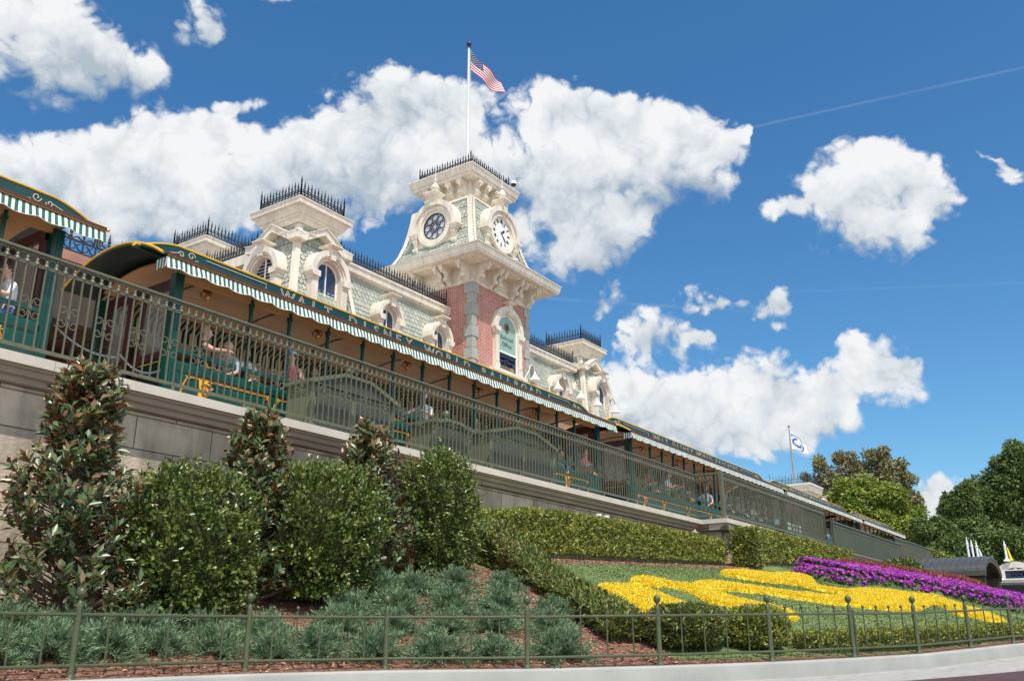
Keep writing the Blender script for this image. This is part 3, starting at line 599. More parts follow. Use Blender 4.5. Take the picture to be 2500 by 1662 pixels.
def make_car(label, x0, x1, sx0, sx1, ra0, ra1, txt=None, tx0=0, tx1=0, posts=None, lamps=(), emblems=(), detail=1, end_l=True):
    t = thing('train_car', (x0, YN, 3.3), label, 'train car', 'open-sided cars of the train')
    rx0, rx1 = ra0-.10, ra1+.02
    # roof shell, end rims
    b = MB(); o = arch_pts(.0); i_ = arch_pts(-.06)
    b.prism(o+i_[::-1], 'x', rx0, rx1); rf = b.build('roof', 'roof_dark', t)
    for x in (rx0, rx1):
        b = MB(); b.tube([(x, y, z) for y, z in arch_pts(.0)], .022, 6); b.build('roof_rim', 'yellow_trim', rf)
    # ceiling with battens
    b = MB(); i1 = [(y, z-.07) for y, z in arch_pts(-.10, 30) if 12.3 < y < 14.56]; i2 = [(y, z-.03) for y, z in i1]
    b.prism(i1+i2[::-1], 'x', x0, x1); b.build('ceiling', 'ceiling_tan', t)
    if detail:
        bx = x0+1.0
        while bx < x1:
            b = MB(); b.prism([(y, z-.035) for y, z in i1]+[(y, z-.05) for y, z in i1][::-1], 'x', bx, bx+.03); b.build('ceiling_batten', 'maroon', t); bx += 1.88
    b = MB(); b.box(x0, YN+.02, 5.66, x1, YN+.10, 5.78); b.build('roof_beam', 'ceiling_tan', t)
    # name board standing on the roof edge, ends swept down in an arch
    ys = 12.6; zb, zt = 6.02, 6.315
    top = [(sx0, zb), (sx0+.05, zb+.06)]
    for k in range(9):
        a = PI/2*k/8; top.append((sx0+.12+.75*math.sin(a)*1.0, zb+.06+(zt-zb-.06)*(1-(1-math.sin(a))**1.6)))
    for k in range(9):
        a = PI/2*(8-k)/8; top.append((sx1-.12-.75*math.sin(a), zb+.06+(zt-zb-.06)*(1-(1-math.sin(a))**1.6)))
    top += [(sx1-.05, zb+.06), (sx1, zb)]
    b = MB(); b.prism(top, 'y', ys, ys+.05); lb = b.build('name_board', 'sign_green', t)
    b = MB(); b.tube([(x, ys, z+.01) for x, z in top], .019, 6); b.build('edge_trim', 'yellow_trim', lb)
    b = MB()
    def line(pts): b.tube([(x, ys-.006, z) for x, z in pts], .008, 4)
    e1 = tx0-.35 if txt else sx1-1.5; e2 = tx1+.35
    if txt:
        for q0, q1 in ((sx0+1.4, e1), (e2, sx1-1.4)):
            if q1 > q0+.3:
                line([(q0, zt-.065), (q1, zt-.065), (q1, zb+.05), (q0, zb+.05)] if q0 > tx0 else [(q0, zt-.065), (q1, zt-.065), (q1, zb+.05)])
                if q0 > tx0: line([(q0, zt-.065), (q0, zb+.05)])
    if detail:
        for s, xx in ((1, sx0+1.1), (-1, sx1-1.1)):
            curl(b, (xx, ys-.006, zb+.20), .075, 0, w=.009, flip=s); curl(b, (xx-.2*s, ys-.006, zb+.17), .06, PI, w=.009, flip=-s); curl(b, (xx+.12*s, ys-.006, zb+.12), .04, 1, w=.008, flip=s)
            line([(xx-.25*s, zb+.18), (xx-.55*s, zb+.10)])
    b.build('scroll_lines', 'letter_cream', lb)
    if txt:
        # letters are set well apart along the board
        lets = []; n_ = len(txt); b = MB()
        for k, ch in enumerate(txt):
            if ch == ' ': continue
            v, f = text_mb(ch, .30, 1, outline=.006)
            xc = tx0+(tx1-tx0)*(k+.5)/n_
            b.add([(xc+p[0]*1.15, ys-.010-p[2]*.5, 6.155+p[1]) for p in v], f)
        b.build('lettering', 'letter_cream', lb)
    # roof edge moulding and striped valance
    ax0, ax1 = ra0, ra1
    b = MB(); b.box(ax0, 11.97, 5.795, ax1, 12.04, 5.855); b.build('edge_moulding', 'maroon', t)
    b = MB(); b.tube([(ax0, 11.967, 5.795), (ax1, 11.967, 5.795)], .007, 4); b.build('gold_bead', 'yellow_trim', t)
    aw = striped(ax0, ax1, .047, 11.975, 5.772, 11.93, 5.615, .47, .038, 'wgw')
    for xe in (ax0, ax1):
        V = []; 
        for i in range(9):
            y = 11.975+.30*i/8; V += [(xe, y, 5.772), (xe, y-.03*0, 5.62-.03*abs(math.sin(PI*i/4)))]
        aw.add(V, [(2*i, 2*i+1, 2*i+3, 2*i+2) for i in range(8)], [i % 2 for i in range(8)])
    aw.build('awning', ['awn_white', 'awn_green', 'awn_white'], t)
    fa = striped(x0+.1, x1-.1, .058, 14.58, 5.86, 14.82, 5.71, .5, 0, 'cb', rows=2, lip=False)
    fb = striped(x0+.1, x1-.1, .058, 14.82, 5.71, 14.83, 5.50, .5, .02, 'cb', rows=2, lip=False)
    fa.add(fb.v, fb.f, fb.m); fa.build('far_awning', ['awn_cream', 'awn_black'], t)
    # posts
    posts = posts or list(np.arange(x0+1.4, x1-.6, .945))
    for x in (x0+.05, x1-.05):
        for y in (YN, YFAR):
            b = MB(); b.box(x-.085, y-.03, 3.3, x+.085, y+.10, 5.72)
            for dx in (-.05, 0, .05): b.box(x+dx-.012, y-.038, 3.3, x+dx+.012, y-.03, 5.72)
            b.build('corner_post', 'train_green', t)
    pr0 = None
    for x in posts:
        if pr0 is None:
            b = MB(); b.box(x-.026, YN+.0, 4.25, x+.026, YN+.055, 5.74); b.box(x-.04, YN-.006, 5.60, x+.04, YN+.061, 5.66); pr0 = b.build('post', 'train_green', t); p0x = x
        else: c = pr0.copy(); COL.objects.link(c); c.location = (x-p0x, 0, 0)
    fp0 = None
    for x in posts:
        if fp0 is None: b = MB(); b.box(x-.03, YFAR, 4.2, x+.03, YFAR+.05, 5.72); fp0 = b.build('far_post', 'train_dark', t); fx0 = x
        else: c = fp0.copy(); COL.objects.link(c); c.location = (x-fx0, 0, 0)
    # side panel (rolled top, curved under) and striping
    sp_ = [(YN+.14,3.32),(YN+.03,3.42),(YN-.015,3.6),(YN-.03,3.85),(YN-.02,4.02),(YN-.012,4.06),(YN-.03,4.10),(YN-.03,4.20),(YN+.0,4.26),(YN+.06,4.285),(YN+.10,4.26),(YN+.14,4.10)]
    b = MB(); b.prism(sp_, 'x', x0+.12, x1-.12); sd = b.build('side_panel', 'train_green', t)
    if detail:
        by = MB(); br = MB(); q = x0+.35; k = 0
        while q < x1-1.9:
            L = 1.72
            by.tube([(q-.12, YN-.022, 3.55), (q-.02, YN-.033, 3.9), (q+.05, YN-.028, 4.03), (q+L, YN-.028, 4.03), (q+L+.05, YN-.033, 3.9), (q+L-.08, YN-.022, 3.55)], .008, 4)
            br.tube([(q-.10, YN-.024, 3.56), (q+.0, YN-.035, 3.9), (q+.06, YN-.030, 4.05), (q+L-.01, YN-.030, 4.05), (q+L+.03, YN-.035, 3.9)], .008, 4)
            for xx, zz in ((q+.05, 4.01), (q+L, 4.01), (q-.12, 3.56), (q+L-.08, 3.56)):
                for a in range(5): by.tube([(xx, YN-.034, zz), (xx+.055*math.cos(a*1.26), YN-.034, zz+.055*math.sin(a*1.26))], .008, 4)
            q += 1.9
        by.build('yellow_striping', 'yellow_trim', sd); br.build('red_striping', 'red_line', sd)
        for ex in emblems:
            e = MB(); cx_, cz_ = ex, 3.86; yy = YN-.036
            e.arch(cx_, cz_, .0, .105, yy-.004, yy+.002, PI*.95, 2.05*PI, 14)
            k9 = .78; sh = [(-.16,.10),(-.17,.24),(-.12,.19),(-.08,.26),(-.05,.18),(.03,.25),(.06,.17),(.16,.21),(.13,.10),(.22,.09),(.14,.02),(.12,-.06),(.05,-.14),(-.06,-.16),(-.13,-.20),(-.17,-.10),(-.13,-.02)]
            e.prism([(cx_+x*k9, cz_+z*k9) for x, z in sh], 'y', yy-.002, yy+.004); eo = e.build('emblem', 'yellow_trim', sd)
            e = MB(); yy2 = yy-.012
            e.tube([(cx_+.086*math.cos(a), yy2, cz_+.01+.094*math.sin(a)) for a in np.linspace(-2.3, 2.2, 14)], .010, 4); e.build('emblem_ring', 'wood_dark', sd)
            e = MB(); e.tube([(cx_-.08, yy2, cz_+.08), (cx_-.03, yy2, cz_-.06), (cx_+.0, yy2, cz_+.06), (cx_+.025, yy2, cz_-.05), (cx_+.10, yy2, cz_+.10)], .012, 4); e.build('emblem_letter', 'red_line', sd)
    b = MB(); b.box(x0+.12, YN+.01, 4.40, x1-.12, YN+.045, 4.47); b.build('arm_rail', 'train_green', t)
    b = MB(); b.box(x0+.1, YFAR-.06, 3.3, x1-.1, YFAR, 4.5); b.build('far_side', 'train_dark', t)
    b = MB(); b.box(x0+.1, YN+.1, 3.3, x1-.1, YFAR-.06, 3.5); b.build('floor', 'wood_dark', t)
    # benches across the car, yellow scroll at the aisle end
    s0 = None; q = x0+.75
    while q < x1-.6 and detail:
        if s0 is None:
            b = MB(); b.box(q, YN+.12, 3.86, q+.42, YFAR-.1, 3.92); b.box(q-.04, YN+.12, 3.92, q+.01, YFAR-.1, 4.52); s0 = b.build('bench', 'maroon', t)
            b = MB(); b.tube([(q+.40, YN+.10, 4.0), (q+.22, YN+.09, 4.10), (q+.05, YN+.09, 4.36), (q-.04, YN+.09, 4.50), (q-.10, YN+.09, 4.44)], [.02,.026,.03,.032,.02], 6)
            b.tube([(q+.05, YN+.09, 4.30), (q+.22, YN+.09, 4.33), (q+.36, YN+.09, 4.22)], .02, 6); b.build('bench_end', 'yellow_trim', s0); q0 = q
        else: copy_child(s0, t, (q-q0, 0, 0))
        q += .945
    for lx in lamps:
        b = MB(); c = (lx, 12.52, 5.66)
        b.lathe([(.07,.05),(.085,.02),(.03,-.01),(.025,-.05)], c, 10)
        for a in range(3):
            an = a*2.09+.5; dx, dy = math.cos(an), math.sin(an)
            b.tube([(c[0], c[1], c[2]-.02), (c[0]+.07*dx, c[1]+.07*dy, c[2]+.0), (c[0]+.12*dx, c[1]+.12*dy, c[2]-.05), (c[0]+.09*dx, c[1]+.09*dy, c[2]-.10)], .013, 5)
        lo = b.build('ceiling_lamp', 'bronze', t, smooth=True)
        b = MB(); b.ball((c[0], c[1], c[2]-.10), .062, 10); b.ball((c[0], c[1], c[2]-.175), .022, 6); b.build('globe', 'lamp_glass', lo, smooth=True)
    # end bulkheads with glazed upper panes
    for x in ((x0+.16,) if end_l else ())+(x1-.16,):
        b = MB()
        for (ya, yb_) in ((YN+.1, YN+.24), (YN+1.0, YN+1.12), (YN+1.40, YN+1.52), (YFAR-.2, YFAR-.06)): b.box(x-.03, ya, 3.5, x+.03, yb_, 5.72)
        b.box(x-.029, YN+.1, 5.55, x+.029, YFAR-.06, 5.74); b.box(x-.029, YN+.24, 4.36, x+.029, YN+1.0, 4.48); b.box(x-.029, YN+1.52, 4.36, x+.029, YFAR-.2, 4.48); eb = b.build('end_frame', 'maroon', t)
        for (ya_, yb_) in ((YN+.241, YN+.999), (YN+1.521, YFAR-.201)):
            b = MB(); b.box(x-.02, ya_, 3.5, x+.02, yb_, 4.36); b.build('end_panel', 'train_dark', t)
            b = MB(); b.box(x-.006, ya_, 4.481, x+.006, yb_, 5.549); b.build('end_pane', 'glass_mesh' if 'glass_mesh' in M else 'glass', t)
        if detail:
            b = MB(); sgn = -1 if x < (x0+x1)/2 else 1; b.tube([(x+sgn*.03, YN+.3, 4.30), (x+sgn*.03, YN+.95, 4.30)], .01, 4); b.build('end_gold_line', 'yellow_trim', t)
    # under-gear hidden by the coping, couplings
    b = MB(); b.box(x0+.3, YN+.3, 3.17, x1-.3, YFAR-.3, 3.3); b.build('underframe', 'steel_dark', t)
    return t
m = mat('glass_mesh', (.5, .5, .5), .08, 0, alpha=.28)
TXT = 'WALT DISNEY WORLD RAILROAD'
P2 = [9.79,10.69,11.67,12.65,13.58,14.55,15.51,16.45,17.39,18.33,19.27,20.18,21.1]
make_car('nearest green train car with its name across the board, seen whole behind the railing', 8.2, 22.42, 7.50, 22.62, 7.74, 22.84, TXT, 10.6, 19.8, P2, (8.95, 11.55, 14.2, 16.85, 19.4), (8.95, 20.6))
make_car('green train car cut off by the left edge of the photograph', -6.0, 6.22, -6.4, 6.98, -6.6, 6.68, None, posts=list(np.arange(-5, 5.7, .945)), lamps=(3.4,), emblems=())
make_car('second green train car past the tower, the one behind the jutting wall corner', 24.36, 37.2, 23.1, 37.3, 23.8, 37.6, TXT, 26.6, 34.2, list(np.arange(25.83, 37.2, .87)), (25.6, 28.3, 31.0, 34.0), (25.2,))
make_car('fourth train car from the left, its open side just above the long mesh screen', 38.7, 50.0, 37.6, 50.0, 38.2, 50.4, TXT, 40.5, 47.0, detail=0)
make_car('last and smallest train car, at the far right end of the train', 51.2, 60.2, 50.4, 60.4, 51.0, 60.8, TXT, 52.5, 57.5, detail=0)
# chains across the gaps between cars
def chain(name, label, p0, p1, sag):
    b = MB(); n_ = 26
    for k in range(n_):
        q = (k+.5)/n_; p = Vector(p0).lerp(Vector(p1), q); p.z -= sag*4*q*(1-q); q2 = (k+1.2)/n_; p2 = Vector(p0).lerp(Vector(p1), q2); p2.z -= sag*4*q2*(1-q2); d_ = (p2-p).normalized()
        nn = Vector((0, 1, 0)) if k % 2 else Vector((0, .3, 1)); s_ = d_.cross(nn).normalized()
        b.tube([p+d_*(.030*math.cos(a))+s_*(.013*math.sin(a)) for a in np.linspace(0, 2*PI, 9)[:-1]], 0.0045, 4, closed=True)
    return tag(b.build(name, 'chain_steel'), label, 'chain', 'chains closing the gaps between cars')
chain('safety_chain', 'steel chain sagging from the left car post across the dark gap', (6.32, YN, 4.28), (7.35, YN, 4.05), .12)
chain('safety_chain', 'steel chain sagging to the corner post of the nearest whole car', (7.4, YN, 4.10), (8.1, YN, 4.02), .14)
for xg in (6.75, 7.1, 7.38):
    b = MB(); b.tube([(xg, 12.6, 3.2), (xg, 12.6, 4.3)], .02, 6); b.tube([(xg, 12.6, 4.3), (xg, 13.2, 4.3)], .02, 6)
    tag(b.build('step_handrail', 'steel_dark'), 'dark steel handrail post standing in the gap behind the hanging chains', 'handrail', 'handrail posts in the first gap')

# ------------------------------------------------------------------ cabinets on the platform edge
def cabinet(label, xa, xb, zt, gable):
    t = thing('platform_cabinet', ((xa+xb)/2, 11.65, 3.16), label, 'cabinet', 'sage cabinets on the platform edge')
    y0, y1 = 11.38, 11.98; zb = 3.161; ze = zt-gable
    b = MB(); b.box(xa+.06, y0+.03, zb, xb-.06, y1-.03, ze-.03); b.build('body', 'cabinet_paint', t)
    for x in (xa, xb-.09):
        b = MB(); b.box(x, y0, zb, x+.09, y1, ze-.02); b.box(x+.02, y0-.02, zb+.15, x+.07, y0-.001, zb+.2); b.build('corner_post', 'cabinet_paint', t)
    n_ = 2 if xb-xa > 1.6 else 1; wd = (xb-xa-.18)/n_
    for k in range(n_):
        xp = xa+.09+wd*k
        b = MB(); b.box(xp+.07, y0+.012, zb+.14, xp+wd-.07, y0+.029, ze-.16); b.build('panel', 'cabinet_panel', t)
    b = MB(); xm = (xa+xb)/2
    pr = [(xa-.07, ze-.02), (xa-.07, ze+.035), (xm-(xb-xa)*.16, zt), (xm+(xb-xa)*.16, zt), (xb+.07, ze+.035), (xb+.07, ze-.02), (xb-.02, ze-.02), (xm+(xb-xa)*.15, zt-.06), (xm-(xb-xa)*.15, zt-.06), (xa+.02, ze-.02)]
    b.prism(pr, 'y', y0-.07, y1+.05); b.build('pitched_cap', 'cabinet_paint', t)
    b = MB(); b.prism([(xa+.02, ze-.02), (xm-(xb-xa)*.15, zt-.062), (xm+(xb-xa)*.15, zt-.062), (xb-.02, ze-.02)], 'y', y0-.02, y1); b.build('gable_panel', 'cabinet_panel', t)
    b = MB(); b.lathe([(.07,0),(.075,.02),(.05,.03),(.045,.10),(.07,.12),(.085,.17),(.06,.225),(.02,.245),(.002,.25)], (xm, 11.55, zt), 12); b.build('finial', 'cabinet_paint', t, smooth=True)
cabinet('largest sage green cabinet with pitched cap, in front of the nearest whole car', 10.42, 12.6, 4.52, .30)
cabinet('narrow sage green cabinet with ball finial, between two wider cabinets', 13.75, 15.02, 4.25, .12)
cabinet('wide sage green cabinet furthest right behind the railing', 15.75, 18.45, 4.55, .28)

# ------------------------------------------------------------------ the station
st = thing('train_station', (31.25, 24.2, 3.2), 'cream and sage mansard station with a brick clock tower behind the train', 'station')
TX, TY = 31.25, 24.2
def face_mat(kind, x, y, z):      # local x to the right seen from outside, local y into the building
    if kind == 'front': return Matrix.Translation((x, y, z))
    if kind == 'left': return Matrix.Translation((x, y, z)) @ Matrix(((0, 1, 0, 0), (-1, 0, 0, 0), (0, 0, 1, 0), (0, 0, 0, 1)))
    if kind == 'right': return Matrix.Translation((x, y, z)) @ Matrix(((0, -1, 0, 0), (1, 0, 0, 0), (0, 0, 1, 0), (0, 0, 0, 1)))
    if kind == 'back': return Matrix.Translation((x, y, z)) @ Matrix.Rotation(PI, 4, 'Z')
def pyr_faces(cx, cy, prof, hx=1.0, hy=1.0):
    """four-sided roof from a (half width, z) profile"""
    b = MB()
    for (r0, z0), (r1, z1) in zip(prof[:-1], prof[1:]): b.frus(cx, cy, z0, r0*hx, r0*hy, z1, r1*hx, r1*hy)
    return b
def cornice(cx, cy, steps, rx_off=(0, 0)):
    """stack of (half, z0, z1) slabs; ox, oy added to the halves"""
    b = MB(); ox, oy = rx_off
    for (r0, z0, r1, z1) in steps: b.frus(cx, cy, z0, r0+ox, r0+oy, z1, r1+ox, r1+oy)
    return b
class Shing:
    def __init__(s): s.V = []; s.F = []; s.R = []
    def quad(s, bl, br, tr, tl, rh=.17, cw=.20, rnd_rows=None, out=None):
        bl, br, tr, tl = map(Vector, (bl, br, tr, tl)); n = ((br-bl).cross(tl-bl)).normalized()
        if out is not None and n.dot(Vector(out)) < 0: n = -n
        H = ((tl+tr)/2-(bl+br)/2).length; nr = max(1, round(H/rh)); Wd = max((br-bl).length, (tr-tl).length); nc = max(1, round(Wd/cw))
        def P(u, v): u = min(1, max(0, u)); return (bl.lerp(br, u)).lerp(tl.lerp(tr, u), min(1.0, v))
        for r in range(nr):
            v0 = r/nr; v1 = (r+1.35)/nr; sh = .5 if r % 2 else 0
            sq = (r % 9) in (6, 7, 8) if rnd_rows else False
            for c in range(-1, nc+1):
                u0 = (c+sh)/nc; u1 = (c+1+sh)/nc
                if u1 <= 0.02 or u0 >= .98: continue
                um = (u0+u1)/2; dv = v1-v0; g_ = .03/nc
                if sq: pts = [(u0+g_, v0), (u1-g_, v0), (u1-g_, v1), (u0+g_, v1)]
                else: pts = [(u0+.30/nc, v0+.04*dv), (um, v0), (u1-.30/nc, v0+.04*dv), (u1-g_, v0+.34*dv), (u1-g_, v1), (u0+g_, v1), (u0+g_, v0+.34*dv)]
                o = len(s.V); rr = random.random()
                for (u, v) in pts: 
                    lift = .026*(1-(v-v0)/dv)+.003+rr*.004
                    s.V.append(tuple(P(u, v)+n*lift)); s.R.append(rr)
                s.F.append(tuple(range(o, o+len(pts))))
    def build(s, name, parent):
        b = MB(); b.v = s.V; b.f = s.F; b.m = [0]*len(s.F); return b.build(name, 'sage', parent, rnd=s.R)
def cresting(name, runs, h, sp, parent):
    for pts in runs:
        b = MB()
        for p, q in zip(pts[:-1], pts[1:]):
            p, q = Vector(p), Vector(q); L = (q-p).length; n_ = max(1, round(L/sp)); tx = (q-p)/L
            b.tube([p+Vector((0,0,.05*h)), q+Vector((0,0,.05*h))], .024, 4); b.tube([p+Vector((0,0,.52*h)), q+Vector((0,0,.52*h))], .027, 4)
            for k in range(n_+1):
                c = p.lerp(q, k/n_); big = k in (0, n_); hh = h*(1.35 if big else 1.0 if k % 2 else .86); r = .032 if big else .021
                b.tube([c, c+Vector((0,0,hh*.72))], r, 4)
                z = c.z+hh*.72
                b.lathe([(.016,0),(.038,.03*h/.5),(.024,.06*h/.5),(.040,.10*h/.5),(.020,.19*h/.5),(.003,.30*h/.5)], (c.x, c.y, z), 5)
                if k < n_:
                    m_ = c+tx*(L/n_/2)
                    for sgn in (-1, 1):
                        b.tube([c+Vector((0,0,.10*h))+tx*(0 if sgn > 0 else L/n_), m_+tx*(-sgn*.03)+Vector((0,0,.20*h)), m_+tx*(-sgn*.01)+Vector((0,0,.34*h)), m_+tx*(-sgn*.07)+Vector((0,0,.42*h))], .017, 4)
                    b.tube([c+Vector((0,0,.56*h)), m_+Vector((0,0,.70*h)), c+tx*(L/n_)+Vector((0,0,.56*h))], .018, 4)
        b.build(name, 'iron', parent)
def dormer(kind, x, y, z, w, hs, depth, win='sash', name='dormer', key=True, rin=None):
    """arched hood window: jambs with capitals, barrel hood, keystone; local y=0 is the front of the hood"""
    X = face_mat(kind, x, y, z); ro = w/2; ri = rin or ro*.60; b = MB(); b.X = X
    jw0, jw1 = ri, ro*.90
    for s in (-1, 1):
        a0, a1 = (jw0, jw1) if s > 0 else (-jw1, -jw0)
        b.box(a0, .05, 0, a1, depth, hs-.32); b.box(a0-.015, .02, 0, a1+.015, depth-.01, .28); b.box(a0+.05*(s > 0)+.02*(s < 0), .03, .34, a1-.05*(s < 0)-.02*(s > 0), .049, hs-.40)
        c0, c1 = (jw0-.0, ro) if s > 0 else (-ro, -jw0)
        b.box(c0, .03, hs-.318, c1-.06*(s > 0), depth, hs-.22) if s > 0 else b.box(c0+.06, .03, hs-.318, c1, depth, hs-.22)
        if s > 0: b.prism([(c0, hs-.218), (c1-.05, hs-.218), (c1+.04, hs-.07), (c1+.04, hs-.0), (c0, hs-.0)], 'y', -.05, depth)
        else: b.prism([(c1, hs-.218), (c0+.05, hs-.218), (c0-.04, hs-.07), (c0-.04, hs-.0), (c1, hs-.0)], 'y', -.05, depth)
    b.arch(0, hs+.001, ro*.78, ro, 0, depth, n=20); b.arch(0, hs+.002, ro*.70, ro*.80-.005, .06, depth, n=20); b.arch(0, hs+.003, ri, ro*.70-.004, .12, depth, n=20)
    if key:
        b.prism([(-.10, hs+ro*.62), (.10, hs+ro*.62), (.16, hs+ro+.10), (-.16, hs+ro+.10)], 'y', -.06, .30)
        b.frus(0, .13, hs+ro+.101, .20, .24, hs+ro+.16, .29, .33); b.box(-.29, -.20, hs+ro+.161, .29, .46, hs+ro+.20)
    d = b.build(name, 'cream', st)
    yg = min(depth-.06, .34)
    if win == 'sash':
        p = MB(); p.X = X; p.prism([(-ri, hs*.44)]+[(ri, hs*.44)]+[(ri*math.cos(a), hs+ri*math.sin(a)) for a in np.linspace(0, PI, 14)], 'y', yg, yg+.02); p.build('window_pane', 'glass', d)
        p = MB(); p.X = X; p.prism([(-ri, 0), (ri, 0), (ri, hs*.44), (-ri, hs*.44)], 'y', yg, yg+.02); p.build('window_pane', 'curtain_grey', d)
        p = MB(); p.X = X; p.box(-.022, yg-.035, 0, .022, yg-.001, hs+ri); p.box(-ri, yg-.04, hs*.44-.03, ri, yg-.001, hs*.44+.03)
        p.arch(0, hs, ri-.07, ri, yg-.03, yg-.001, n=14)
        for s in (-1, 1): p.box(s*ri-(.07 if s > 0 else 0), yg-.03, 0, s*ri+(0 if s > 0 else .07), yg-.001, hs)
        p.build('sash', 'white_paint', d)
    elif win == 'louver':
        p = MB(); p.X = X; p.prism([(-ri, 0), (ri, 0)]+[(ri*math.cos(a), hs+ri*math.sin(a)) for a in np.linspace(0, PI, 14)], 'y', yg+.06, yg+.08); p.build('window_back', 'iron', d)
        p = MB(); p.X = X; k = .05
        while k < hs+ri*.9:
            hw = ri-.03 if k < hs else math.sqrt(max(.01, ri*ri-(k-hs)**2))-.03
            p.add([(-hw, yg-.03, k), (hw, yg-.03, k), (hw, yg+.05, k+.05), (-hw, yg+.05, k+.05)], [(0, 1, 2, 3)]); p.add([(-hw, yg-.03, k-.018), (hw, yg-.03, k-.018), (hw, yg-.03, k), (-hw, yg-.03, k)], [(0, 1, 2, 3)]); k += .125
        p.box(-.03, yg-.05, 0, .03, yg-.031, hs+ri); p.build('louvers', 'white_paint', d)
    return d
def console(b, X, w=.22, h=.85, dep=.80):
    """scrolled roof bracket, local origin at top against the wall; projects towards -y"""
    b.X = X
    poly = [(0, 0), (-dep, 0), (-dep, -.16), (-dep*.92, -.22), (-dep*.70, -.24), (-dep*.52, -.30), (-dep*.46, -.42), (-dep*.52, -.52), (-dep*.44, -.64), (-dep*.26, -.70), (-.10, -h+.02), (0, -h)]
    b.prism(poly, 'x', -w/2, w/2)
    b.tube([(-w/2-.012, -dep*.42, -.56), (w/2+.012, -dep*.42, -.56)], .10, 10); b.tube([(-w/2-.012, -dep*.80, -.15), (w/2+.012, -dep*.80, -.15)], .085, 10)
    b.lathe([(.03,0),(.055,-.03),(.06,-.08),(.045,-.13),(.02,-.165),(.002,-.18)], (0, -dep*.86, -.20), 8); b.X = None

# --- brick clock tower
H = 2.2
b = MB(); b.box(TX-H, TY-H, 3.17, TX+H, TY+H, 14.70); b.build('brick_shaft', 'brick', st)
for (sx, sy) in ((-1, -1), (1, -1), (-1, 1)):
    b = MB(); z = 10.2; k = 0
    while z < 14.69:
        z1 = min(z+.50, 14.699); L = .40 if k % 2 == 0 else .27; e = .06 if k % 2 == 0 else .035
        x, y = TX+sx*H, TY+sy*H
        xa, xb = sorted((x+sx*e, x-sx*L)); ya, yb = sorted((y+sy*e, y-sy*L))
        b.box(xa, ya, z+.014, xb, yb, z1-.014); b.box(xa+.02, ya+.02, z-.012, xb-.02, yb-.02, z+.013); z += .50; k += 1
    b.build('quoin', 'grey_stone', st)
b = MB(); b.box(TX-H-.5, TY-H-.45, 10.62, TX+H+.5, TY+H, 10.80); b.box(TX-H-.35, TY-H-.30, 10.35, TX+H+.35, TY+H, 10.619); b.build('stone_ledge', 'cap_stone', st)
b = MB(); b.frus(TX, TY, 14.70, H+.05, H+.05, 14.80, H+.07, H+.07); b.frus(TX, TY, 14.801, H+.02, H+.02, 15.50, H+.02, H+.02)
for fx in ('front', 'left', 'right'):
    b.X = {'front': face_mat('front', TX, TY-H-.02, 0), 'left': face_mat('left', TX-H-.02, TY, 0), 'right': face_mat('right', TX+H+.02, TY, 0)}[fx]
    for (u0, u1) in ((-1.60, -1.12), (-.50, .50), (1.12, 1.60)):
        b.box(u0, -.03, 14.92, u1, -.001, 14.95); b.box(u0, -.03, 15.30, u1, -.001, 15.33); b.box(u0, -.03, 14.951, u0+.03, -.001, 15.299); b.box(u1-.03, -.03, 14.951, u1, -.001, 15.299)
    b.X = None
for u in np.linspace(-1.9, 1.9, 30):
    for fx in ('front', 'left'):
        b.X = face_mat(fx, TX+u if fx == 'front' else TX-H-.072, TY-H-.072 if fx == 'front' else TY+u, 14.66); b.box(-.035, -.0, 0, .035, .09, .06)
b.X = None; b.build('frieze', 'cream', st)
for u in (-1.98, -1.02, -.66, .66, 1.02, 1.98):
    for X in (face_mat('front', TX+u, TY-H-.02, 15.52), face_mat('left', TX-H-.02, TY+u, 15.52), face_mat('right', TX+H+.02, TY+u, 15.52)):
        b = MB(); console(b, X); b.build('bracket', 'cream', st)
C0 = 3.38
b = cornice(TX, TY, [(H+.75, 15.50, H+.80, 15.56), (C0-.10, 15.561, C0-.08, 15.66), (C0-.06, 15.661, C0, 15.93), (C0+.015, 15.931, C0+.015, 15.965), (C0+.0, 15.966, 2.55, 16.32)])
for u in np.linspace(-3.3, 3.3, 46):
    for fx in ('front', 'left'):
        b.X = face_mat(fx, TX+u if fx == 'front' else TX-C0-.02, TY-C0-.02 if fx == 'front' else TY+u, 15.92)
        b.box(-.022, -.006, -.035, .022, .03, 0, 1)
b.X = None; b.build('main_cornice', ['cream', 'mould'], st)
MP = [(2.50, 16.30), (2.34, 16.55), (2.16, 16.95), (2.0, 17.5), (1.88, 18.1), (1.79, 18.7), (1.74, 19.2)]
pyr_faces(TX, TY, MP).build('mansard_core', 'sage_base', st)
sh = Shing()
for (r0, z0), (r1, z1) in zip(MP[:-1], MP[1:]):
    sh.quad((TX-r0, TY-r0, z0), (TX+r0, TY-r0, z0), (TX+r1, TY-r1, z1), (TX-r1, TY-r1, z1), .19, .21, out=(0, -1, .2))
    sh.quad((TX-r0, TY+r0, z0), (TX-r0, TY-r0, z0), (TX-r1, TY-r1, z1), (TX-r1, TY+r1, z1), .19, .21, out=(-1, 0, .2))
sh.build('mansard_shingles', st)
for (sx, sy) in ((-1, -1), (1, -1), (-1, 1)):
    b = MB(); wq = .20
    for (r0, z0), (r1, z1) in zip(MP[:-1], MP[1:]):
        def q(r, o, z): return (TX+sx*r, TY+sy*r, z)
        V = []
        for (r, z) in ((r0, z0), (r1, z1)):
            e = .055; V += [(TX+sx*(r-wq), TY+sy*(r+e), z), (TX+sx*(r+e), TY+sy*(r+e), z), (TX+sx*(r+e), TY+sy*(r-wq), z)]
        b.add(V, [(0, 1, 4, 3), (1, 2, 5, 4)])
    b.build('hip_board', 'cream', st)
b = MB()
